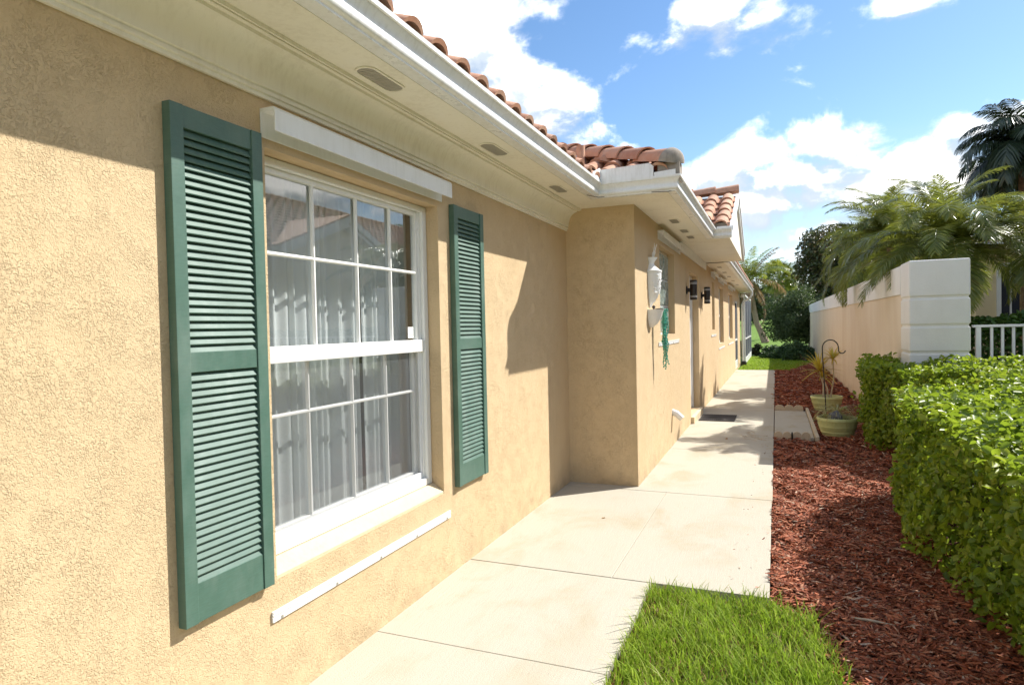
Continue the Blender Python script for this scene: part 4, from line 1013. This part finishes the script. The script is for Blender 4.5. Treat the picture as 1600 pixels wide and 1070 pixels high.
# ------------------------------------------------------------------ grass, mulch
rng = np.random.default_rng(21)
def grass(name, poly, n, h0, h1, w0, label, z, mat):
    P = polysample(poly, n, rng)
    thin = np.sin(P[:, 0]*9+1.3)*np.sin(P[:, 1]*7+.4) + .6*np.sin(P[:, 0]*23+P[:, 1]*17)
    P = P[rng.random(n) < .62 + .38*np.clip(thin+.4, -1, 1)]; n = len(P)
    h = rng.uniform(h0, h1, n) * (.75 + .5*rng.random(n)); az = rng.uniform(0, 2*np.pi, n); lean = rng.uniform(.1, 1.15, n)*h
    d = np.stack([np.cos(az), np.sin(az)], 1); s = np.stack([-d[:, 1], d[:, 0]], 1)*(w0*rng.uniform(.6, 1.3, n))[:, None]
    def ring(t, k, lk):
        c = P + d*(lean*lk)[:, None]; zz = z + h*t
        return np.concatenate([c - s*k, zz[:, None]], 1), np.concatenate([c + s*k, zz[:, None]], 1)
    r = [ring(0, 1, 0), ring(.45, .9, .22), ring(.8, .6, .62), ring(.97, .08, 1.0)]
    V = np.stack([x for p in r for x in p], 1).reshape(-1, 3); i = np.arange(n)[:, None]*8
    F = np.concatenate([i + np.array([[2*k, 2*k+1, 2*k+3, 2*k+2]]) for k in range(3)], 1).reshape(-1, 4)
    o = link(name, mesh_np(name, V, F, mat)); o['kind'] = 'stuff'; o['label'] = label; return o
LP = [(-.675, 1.2), (.36, 1.2), (.34, 2.2), (.28, 2.93), (.17, 3.55), (-.05, 3.68), (-.675, 3.68)]
grass('grass', LP, 24000, .025, .10, .0028, 'bright green lawn grass in the corner of the walkway', -.035, M['grass'])
grass('grass_thatch', LP, 12000, .012, .045, .0028, 'dry brown thatch between the grass blades', -.035, M['dryleaf'])
grass('grass', [(-1.1, 22.0), (.4, 22.0), (1.3, 26.5), (1.3, 30.5), (-1.1, 30.5)], 26000, .05, .09, .012, 'green grass past the far end of the walkway', -.05, M['grass'])
HED1 = [(.94, .9), (.92, 3.0), (.84, 5.2), (.88, 6.0), (1.06, 6.5), (1.5, 6.75), (3.9, 7.0), (3.9, .9)]
HED2 = [(1.14, 8.25), (.96, 8.7), (.94, 9.2), (1.08, 9.6), (1.42, 9.65), (1.42, 8.68), (4.6, 8.7), (4.6, 7.15), (2.0, 7.2), (1.4, 7.6)]
def chips(name, poly, n, l0, l1, z, label):
    P = polysample(poly, n, rng); P = P[~((P[:, 0] < .51) & (P[:, 1] > 9.0) & (P[:, 1] < 12.0))]; n = len(P); l = rng.uniform(l0, l1, n)*(.5+rng.random(n)**2); wd = rng.uniform(.0025, .0085, n)*(l1/.075)
    az = rng.normal(0.25, 1.0, n); tilt = rng.normal(0, .22, n); roll = rng.normal(0, .5, n)
    t = np.stack([np.cos(az)*np.cos(tilt), np.sin(az)*np.cos(tilt), np.sin(tilt)], 1)
    s0 = np.stack([-np.sin(az), np.cos(az), np.zeros(n)], 1); nn_ = np.cross(t, s0); s = s0*np.cos(roll)[:, None] + nn_*np.sin(roll)[:, None]
    nn_ = np.cross(t, s)
    bump = .022*np.sin(P[:, 0]*7+1)*np.sin(P[:, 1]*5) + .012*np.sin(P[:, 0]*19+P[:, 1]*13)
    c = np.concatenate([P, (z + bump + rng.uniform(0, .03, n))[:, None]], 1)
    a = c - t*(l/2)[:, None]; b = c + t*(l/2)[:, None]; w_ = s*wd[:, None]; c2 = c + nn_*(l*rng.uniform(-.06, .10, n))[:, None]
    V = np.stack([a - w_*.5, a + w_*.6, c2 + w_, c2 - w_, b - w_*.35, b + w_*.5], 1).reshape(-1, 3); i = np.arange(n)[:, None]*6
    F = np.concatenate([i + np.array([[0, 1, 2, 3]]), i + np.array([[3, 2, 5, 4]])], 1).reshape(-1, 4)
    o = link(name, mesh_np(name, V, F, M['chip'])); o['kind'] = 'stuff'; o['label'] = label; return o
near = [(-.04, 3.72), (.14, 3.60), (.24, 2.9), (.30, 2.0), (1.1, 2.0), (1.0, 6.2), (1.45, 7.0), (1.45, 7.5), (-.04, 7.5)]
chips('mulch', near, 85000, .016, .068, -.032, 'red brown shredded bark mulch between walkway and hedge')
chips('mulch', [(-.04, 7.5), (1.6, 7.5), (1.3, 9), (1.45, 10), (1.45, 12.4), (-.04, 12.4)], 30000, .03, .085, -.034, 'red brown bark mulch around the pots')
chips('mulch', [(-.04, 12.4), (1.46, 12.4), (1.46, 26), (.8, 26), (.4, 22.1), (-.04, 21.9)], 26000, .05, .12, -.034, 'red brown bark mulch beside the garden wall')

chips('mulch', [(-.30, 3.75), (-.045, 3.75), (-.045, 9.0), (-.22, 9.0)], 70, .012, .035, .004, 'stray mulch chips lying on the walkway edge')
# ------------------------------------------------------------------ hedges
def hedge_points(poly, H, dens, rng, thick):
    """shell of points on sides and top of a clipped hedge with outward normals"""
    poly = [np.array(p, float) for p in poly]; P = []; Nn = []
    area = 0; cen = np.mean(poly, 0); m = len(poly)
    for i in range(m):
        a, b = poly[i], poly[(i+1) % m]; e = b-a; ln = np.linalg.norm(e); n = np.array([e[1], -e[0]])/ln
        if n @ ((a+b)/2-cen) < 0: n = -n
        k = int(ln*H*dens); t = rng.random(k); z = rng.random(k)**.9*H; q = a + e*t[:, None]
        P.append(np.concatenate([q, z[:, None]], 1)); Nn.append(np.tile([n[0], n[1], .15], (k, 1)))
    x = np.array([p[0] for p in poly]); y = np.array([p[1] for p in poly]); A = .5*abs(np.dot(x, np.roll(y, 1)) - np.dot(y, np.roll(x, 1)))
    k = int(A*dens*.9); q = polysample([tuple(p) for p in poly], k, rng)
    P.append(np.concatenate([q, np.full((k, 1), H)], 1)); Nn.append(np.tile([0, 0, 1.], (k, 1)))
    P = np.concatenate(P); Nn = np.concatenate(Nn)
    # lumpy clipped surface, rounded shoulders
    f = .05*np.sin(P[:, 0]*3.1+P[:, 1]*2.3) + .035*np.sin(P[:, 1]*6.7+P[:, 2]*7) + .03*np.sin(P[:, 0]*8+P[:, 2]*5+1) 
    side = Nn[:, 2] < .5
    shoulder = np.where(side, -.14*np.clip((P[:, 2]/H-.78)/.22, 0, 1)**2 - .05*np.clip((.25-P[:, 2]/H)/.25, 0, 1), 0)
    depth = -thick*rng.random(len(P))**1.6
    P = P + Nn*(f + depth + shoulder)[:, None]*np.where(side, 1, .8)[:, None]
    return P, Nn
def hedge(name, poly, H, dens, l0, l1, mat, label, nsingle=0, group=None, thick=.22, grp_r=1.):
    rng = np.random.default_rng(len(poly)*7+int(dens)); cx = poly[0]
    t = thing(name, label, 'hedge', (cx[0], cx[1], -.04), group); org = np.array([cx[0], cx[1], -.04])
    P, Nn = hedge_points(poly, H, dens, rng, thick); n = len(P)
    Nl = unit(Nn*.8 + rng.normal(size=(n, 3))*.65 + np.array([0, 0, .35])); ln = rng.uniform(l0, l1, n)
    if nsingle:
        dist = np.linalg.norm(P - np.array([0, 0, 1.5]), axis=1); px = P[:, 0]/np.maximum(P[:, 1], .1)
        vis = (P[:, 1] > 2.6) & (px < .30) & (Nn[:, 2] < .5) & (Nn[:, 0] < -.3); idx = np.where(vis)[0]; idx = idx[np.argsort(dist[idx])][:nsingle]
        mes = []
        for k in range(4):
            V, F = leaves_np(np.zeros((1, 3)), np.array([[0, 0, 1.]]), np.array([1.]), np.array([.62+.04*k]), np.random.default_rng(k), .2+.05*k, .1+.04*k); mes.append(mesh_np('leaf', V, F, mat))
        for i in idx:
            o = link('leaf', mes[i % 4], t); zq = Vector(Nl[i]).to_track_quat('Z', 'Y').to_matrix() @ Matrix.Rotation(rng.uniform(0, 6.28), 3, 'Z')
            o.matrix_local = Matrix.Translation(Vector(P[i]-org)) @ zq.to_4x4() @ Matrix.Scale(float(ln[i]), 4)
        keep = np.ones(n, bool); keep[idx] = False; P, Nl, ln = P[keep], Nl[keep], ln[keep]
    V, F = leaves_np(P-org, Nl, ln, np.full(len(P), .62), rng)
    o = link('foliage', mesh_np('foliage', V, F, mat), t); o['kind'] = 'stuff'
    mb = MB(); ar = np.array(poly)
    inner = [tuple(ar.mean(0)*.25 + p*.75) for p in ar]
    for q in polysample(inner, int(26*abs(np.ptp(ar[:, 0])*np.ptp(ar[:, 1]))), rng):
        h_ = H*rng.uniform(.65, .9); p0 = Vector((q[0], q[1], -.05)); j = lambda s_: Vector((rng.normal()*s_*.6, rng.normal()*s_*.6, 0))
        p1 = p0 + Vector((0, 0, h_*.5)) + j(.05); p2 = p0 + Vector((0, 0, h_)) + j(.12); mb.tube([p0, p1, p2], [.010, .008, .004], 4, False)
        p3 = p1 + j(.12) + Vector((0, 0, h_*.4)); mb.tube([p1, p3], [.006, .003], 4, False)
    o = mb.build('stems', M['trunk'], t); o['kind'] = 'stuff'
    return t
hedge('hedge', HED1, .93, 2500, .034, .068, M['hedge'], 'clipped green hedge nearest the camera, running along the mulch bed', 300)
hedge('hedge', HED2, 1.01, 2200, .042, .070, M['hedge'], 'clipped green hedge behind the near one, in front of the banded pillar', 120)
hedge('shrub_row', [(2.1, 9.75), (2.1, 10.7), (5.5, 10.7), (5.5, 9.75)], 1.50, 900, .05, .09, M['shrub'], 'dark green shrubs behind the white railing, under the neighbour window', 0)
# small sprout by the wall
t = thing('sapling', 'small leafy sprout against the cream wall at the end of the hedge', 'plant', (1.2, 10.3, -.04))
rg = np.random.default_rng(3); n = 60; P = rg.normal(size=(n, 3))*np.array([.09, .09, .12])+np.array([.0, 0, .40]); V, F = leaves_np(P, rg.normal(size=(n, 3))+np.array([0, 0, 1.]), rg.uniform(.05, .08, n), np.full(n, .55), rg)
link('foliage', mesh_np('foliage', V, F, M['hedge']), t)
mb = MB().tube([(1.2, 10.3, -.04), (1.21, 10.3, .2), (1.2, 10.32, .42)], [.008, .006, .003], 5); mb.build('stem', M['trunk'], t)

# ------------------------------------------------------------------ palms
def frond_mesh(name, L_, a0, bend, nl, ll, lw, mat, seed, vangle=.5, droop=.6):
    rg = np.random.default_rng(seed); S = 14; p = np.zeros(3); a_ = a0; pts = [p.copy()]; ang = [a_]
    for i in range(S):
        p = p + np.array([math.cos(a_), 0, math.sin(a_)])*L_/S; a_ -= bend/S*(.5+1.0*i/S); pts.append(p.copy()); ang.append(a_)
    pts = np.array(pts); ang = np.array(ang); V = []; F = []
    for i in range(S+1):
        r = .014*L_/2*(1-.85*i/S); k = np.array([-math.sin(ang[i]), 0, math.cos(ang[i])])
        V += [pts[i]+np.array([0, r, 0]), pts[i]+k*r, pts[i]-np.array([0, r, 0])]
    for i in range(S):
        for k in (0, 1): F.append((i*3+k, i*3+k+1, i*3+3+k+1, i*3+3+k))
    for j in range(nl):
        s = .14 + .86*(j+.5)/nl
        for sg_ in (-1, 1):
            ss = min(.999, s + rg.normal()*.006); q = ss*S; i = int(q); f = q-i
            b = pts[i]*(1-f)+pts[i+1]*f; an = ang[i]*(1-f)+ang[i+1]*f
            t_ = np.array([math.cos(an), 0, math.sin(an)]); up = np.array([-math.sin(an), 0, math.cos(an)]); y = np.array([0, sg_, 0])
            l = ll*(.35+.65*math.sin(math.pi*min(1, .12+ss*.85)))*rg.uniform(.85, 1.1)*(1 if ss < .9 else .75)
            d = unit(y*1.0 + t_*(.55+.9*ss**2) + up*(vangle*rg.uniform(.3, 1.2)-.1) + rg.normal(size=3)*.07)
            wv_ = unit(np.cross(d, up+rg.normal(size=3)*.25))*lw
            m_ = b + d*l*.5 - np.array([0, 0, droop*l*.10]); e = b + d*l - np.array([0, 0, droop*l*.42])
            k = len(V); V += [b-wv_*.5, b+wv_*.5, m_+wv_, m_-wv_, e-wv_*.12, e+wv_*.12]; F += [(k, k+1, k+2, k+3), (k+3, k+2, k+5, k+4)]
    return mesh_np(name, np.array(V), F, mat)
def palm(name, label, base, top, tr, n, L_, kinds, group=None, elev=(85, -35), barkm='bark', lean=0, rings=True, seed=1, cat='palm tree'):
    """kinds: list of (mesh, elevation in degrees it starts at)"""
    rr = random.Random(seed); t = thing(name, label, cat, base, group); b = Vector(base); q = Vector(top)
    mid1 = b.lerp(q, .33) + Vector((-(q.x-b.x)*lean, 0, 0)); mid2 = b.lerp(q, .7) + Vector((-(q.x-b.x)*lean*.6, 0, 0))
    path = [b, b.lerp(mid1, .5), mid1, mid1.lerp(mid2, .5), mid2, mid2.lerp(q, .6), q]
    MB().tube(path, [tr*1.45, tr*1.1, tr, tr*.95, tr*.95, tr*1.0, tr*.85], 12).build('trunk', M[barkm], t, smooth=True)
    for i in range(n):
        me = rr.choice(kinds); az = i*2.39996 + rr.uniform(-.25, .25)
        o = link('frond', me, t); o.matrix_local = Matrix.Translation(q-b+Vector((0, 0, rr.uniform(-.08, .08)*L_*.5))) @ Matrix.Rotation(az, 4, 'Z') @ Matrix.Rotation(rr.uniform(-.12, .12), 4, 'X') @ Matrix.Rotation(rr.uniform(-.12, .12), 4, 'Y') @ Matrix.Scale(rr.uniform(.82, 1.1), 4)
    return t
def kinds(L_, els, nl, ll, lw, mat, seed, bend=1.5, v=.5, dr=.6): return [frond_mesh('frond', L_, R(e), bend*(.8+.2*(i % 3)), nl, ll, lw, mat, seed+i, v, dr) for i, e in enumerate(els)]
pyg = kinds(1.5, (84, 70, 58, 46, 34, 22, 10, -4), 112, .30, .0062, M['frond'], 10, 1.9)
palm('date_palm', 'bushy pygmy date palm arching over the garden wall just behind the pillar', (2.35, 10.9, -.1), (2.27, 10.8, 2.46), .075, 62, 1.5, pyg, 'pygmy date palms behind the garden wall', seed=3)
palm('date_palm', 'pygmy date palm whose fronds droop lowest over the middle of the cream wall', (2.1, 13.9, -.1), (2.0, 13.8, 2.86), .075, 62, 1.5, pyg, 'pygmy date palms behind the garden wall', seed=5)
palm('date_palm', 'pygmy date palm overlapping the neighbour house at the picture edge', (3.3, 11.4, .2), (3.35, 11.3, 2.45), .075, 18, 1.5, pyg, 'pygmy date palms behind the garden wall', seed=8)
palm('date_palm', 'pygmy date palm farthest along the garden wall, in front of the magnolia', (2.3, 16.8, -.1), (2.2, 16.6, 2.75), .075, 50, 1.5, pyg, 'pygmy date palms behind the garden wall', seed=11)
qk = kinds(2.1, (80, 62, 45, 28, 10, -8), 80, .62, .016, M['frond_dark'], 40, 2.2, .25, 1.3)
palm('queen_palm', 'tall dark queen palm rising at the upper right of the picture', (7.2, 24.6, -.1), (7.15, 24.4, 6.5), .16, 84, 2.1, qk, None, seed=4)
lk = kinds(3.6, (82, 70, 60, 48, 30), 40, .7, .03, M['frond'], 70, 1.2, .3, 1.0) + kinds(3.0, (62, 40, 15, -25, -55), 36, .6, .032, M['frond_dry'], 80, 1.1, .2, 1.2)
palm('coconut_palm', 'leaning coconut palm with half brown fronds on the fairway', (-.68, 50, terrain(0, 50)), (-1.75, 50.6, 4.6), .20, 34, 4.0, lk, None, lean=-.25, seed=6)
def fan_mesh(seed):
    rg = np.random.default_rng(seed); V = [(0, -.02, 0), (0, .02, 0), (1.0, .02, .12), (1.0, -.02, .12)]; F = [(0, 1, 2, 3)]
    for k in range(26):
        a_ = (k/25-.5)*3.6; d = np.array([math.cos(a_), math.sin(a_), .25*math.cos(a_*2)]); s = np.array([-math.sin(a_), math.cos(a_), 0])*.035; b = np.array([1.0, 0, .12]); l = .85*(1-.25*abs(a_)/1.8)
        m_ = b+d*l*.6; e = b+d*l-np.array([0, 0, .28+.1*rg.random()]); i = len(V); V += [b-s*.3, b+s*.3, m_+s, m_-s, e-s*.2, e+s*.2]; F += [(i, i+1, i+2, i+3), (i+3, i+2, i+5, i+4)]
    return mesh_np('frond', np.array(V), F, M['frond'])
fans = [fan_mesh(i) for i in range(3)]
def cabbage(base, top, label, seed):
    rr = random.Random(seed); t = thing('cabbage_palm', label, 'palm tree', base); b = Vector(base); q = Vector(top)
    MB().tube([b, b.lerp(q, .5), q], [.24, .2, .17], 10).build('trunk', M['bark'], t, smooth=True)
    MB().tube([b.lerp(q, .60), b.lerp(q, .68), b.lerp(q, .85), q], [.2, .48, .46, .2], 10).build('boot_jacket', M['bark'], t, smooth=True)
    for i in range(46):
        el = rr.uniform(-.7, 1.35); o = link('frond', fans[i % 3], t)
        o.matrix_local = Matrix.Translation(q-b) @ Matrix.Rotation(i*2.4, 4, 'Z') @ Matrix.Rotation(-el, 4, 'Y') @ Matrix.Rotation(rr.uniform(-.4, .4), 4, 'X') @ Matrix.Scale(rr.uniform(.85, 1.1), 4)
cabbage((.35, 56, terrain(0, 56)), (.35, 56, 4.9), 'cabbage palm with round fan crown above the rounded bush', 2)

# ------------------------------------------------------------------ trees and bushes
def tree(name, label, base, H, crown, mat, n, l0, l1, clumps, cat='tree', trunk_r=.15, group=None, seed=1, squash=1., dense=.32):
    rg = np.random.default_rng(seed); t = thing(name, label, cat, base, group); b = np.array(base, float)
    cx, cy, cz, rx, ry, rz = crown
    C = unit(rg.normal(size=(clumps, 3)))*(rg.random((clumps, 1))**.45); C = C*np.array([rx, ry, rz])*.85 + np.array([cx, cy, cz])
    rad = rg.uniform(.75, 1.3, clumps)*dense*min(rx, rz)
    ci = rg.integers(0, clumps, n); dirs = unit(rg.normal(size=(n, 3))); P = C[ci] + dirs*(rad[ci]*rg.random(n)**.35)[:, None]
    P[:, 2] = np.maximum(P[:, 2], .02)
    Nl = unit(dirs*.7 + rg.normal(size=(n, 3))*.6 + np.array([0, 0, .4])); V, F = leaves_np(P, Nl, rg.uniform(l0, l1, n), np.full(n, .5), rg)
    o = link('crown', mesh_np('crown', V, F, mat), t)
    mb = MB(); top = Vector((cx*.6, cy*.6, cz*.75)); mb.tube([(0, 0, -.1), top*.5, top], [trunk_r*1.3, trunk_r, trunk_r*.7], 8)
    for k in range(min(clumps, 14)): mb.tube([top*.7, (top*.7).lerp(Vector(C[k]), .5)+Vector((0, 0, .1)), Vector(C[k])], [trunk_r*.5, trunk_r*.3, trunk_r*.1], 5, False)
    mb.v = [(x+b[0], y+b[1], z+b[2]) for x, y, z in mb.v]
    mb.build('trunk', M['trunk'], t, smooth=True)
    return t
tree('magnolia_tree', 'dark magnolia tree with rusty leaf undersides beyond the end of the garden wall', (3.6, 38, -.1), 7, (-.5, 0, 4.3, 2.4, 2.4, 2.6), M['magnolia'], 15000, .13, .24, 46, seed=2)
tree('broadleaf_tree', 'dark tree behind the pygmy date palms, brown tipped top', (6.6, 33, -.1), 6, (-.6, 0, 4.2, 2.6, 2.2, 2.4), M['magnolia'], 13000, .13, .22, 40, seed=12)
tree('broadleaf_tree', 'dark shadowy tree under the tall queen palm', (8.6, 27, -.1), 6, (0, 0, 4.0, 2.2, 2.2, 2.0), M['tree'], 11000, .12, .2, 36, seed=14)
tree('round_bush', 'large rounded dark green bush at the end of the garden wall', (1.0, 34, -.1), 3, (0, 0, 1.75, 1.75, 1.6, 1.55), M['bush'], 26000, .07, .13, 90, 'bush', .06, seed=5, dense=.27)
tree('juniper_bush', 'low spreading dark juniper on the grass below the rounded bush', (.45, 29.2, -.08), .8, (0, 0, .30, 1.15, 1.0, .42), M['juniper'], 11000, .06, .12, 44, 'bush', .04, seed=6, dense=.45)
tree('juniper_bush', 'small dark juniper at the foot of the garden wall', (1.15, 26.6, -.08), .8, (-.35, 1.2, .25, .6, .8, .36), M['juniper'], 6000, .06, .11, 26, 'bush', .03, seed=7, dense=.45)
tree('low_shrub', 'brownish low shrub at the edge of the fairway, past the screened lanai', (-1.5, 33, -.1), .8, (0, 0, .30, 1.4, .6, .32), M['magnolia'], 6000, .06, .12, 26, 'bush', .04, seed=9, dense=.5)
# far wood across the fairway: reads as one mass
rg = np.random.default_rng(77); C = []; 
for k in range(230):
    x = rg.uniform(-75, 95); y = 128 + rg.uniform(0, 30); h = rg.uniform(4.5, 9.5)
    for _ in range(5): C.append((x+rg.normal()*1.6, y+rg.normal()*1.2, 1.8+h*rg.uniform(.12, .9), rg.uniform(1.3, 2.6)))
C = np.array(C); n = 90000; ci = rg.integers(0, len(C), n); dirs = unit(rg.normal(size=(n, 3))); P = C[ci, :3] + dirs*(C[ci, 3]*rg.random(n)**.35)[:, None]
V, F = leaves_np(P, unit(dirs+rg.normal(size=(n, 3))*.5+np.array([0, 0, .4])), rg.uniform(.5, 1.0, n), np.full(n, .6), rg)
o = link('far_wood', mesh_np('far_wood', V, F, M['tree'])); o['kind'] = 'stuff'; o['label'] = 'dark wood along the far side of the fairway'
rg = np.random.default_rng(31)
for i, (x, y, h) in enumerate(((-3.2, 92, 6.0), (3.4, 84, 5.2), (1.1, 100, 6.5))):
    tree('fairway_tree', ['dark tree on the far fairway behind the leaning coconut palm', 'green tree on the fairway seen past the rounded bush', 'farthest tree on the fairway between the two palms'][i], (x, y, terrain(x, y)), h, (0, 0, h*.55, h*.42, h*.4, h*.45), M['tree'], 5000, .3, .55, 30, seed=20+i)

# ------------------------------------------------------------------ litter
def leaf_thing(x, y, z, s, label, az, cat='leaf', mat='dryleaf', group='fallen dry leaves'):
    V, F = leaves_np(np.array([[0, 0, 0.]]), np.array([[.1, .15, 1.]]), np.array([s]), np.array([.5]), np.random.default_rng(int(x*977+y*31) % 1000), .35, .3)
    o = link('fallen_leaf', mesh_np('fallen_leaf', V, F, M[mat]), None, (x, y, z)); o.rotation_euler = (0, 0, az); tag(o, label, cat, group)
leaf_thing(-1.27, 4.85, .004, .04, 'tiny brown leaf on the sunny slab before the bay corner', 1.)
leaf_thing(-.62, 8.75, .004, .07, 'curled brown leaf lying on the walkway before the door mat', 2.)
leaf_thing(.72, 7.55, .0, .09, 'orange brown leaf on the mulch beside the hedge', .5)
leaf_thing(.55, 4.6, .0, .07, 'pale dry leaf on the dark mulch nearest the lawn', 2.5)
mb = MB().tube([(.33, 3.62, -.005), (.42, 3.60, .004), (.53, 3.585, .0)], [.006, .007, .004], 6); o = mb.build('stick', M['timber']); tag(o, 'pale straight stick lying on the mulch near the lawn corner', 'stick')
mb = MB(); rr = random.Random(8)
for i in range(9):
    x = rr.uniform(-.42, -.14); y = rr.uniform(8.8, 9.25); a_ = rr.uniform(0, 6.28); pts = []
    for k in range(7): pts.append((x+.10*math.cos(a_+k*.5)+.02*k, y+.16*math.sin(a_+k*.45), .004+.006*(k % 3)))
    mb.tube(pts, .0022, 4)
o = mb.build('dry_palm_strands', M['timber']); tag(o, 'curled dry palm strands on the walkway beside the step pad', 'plant debris')
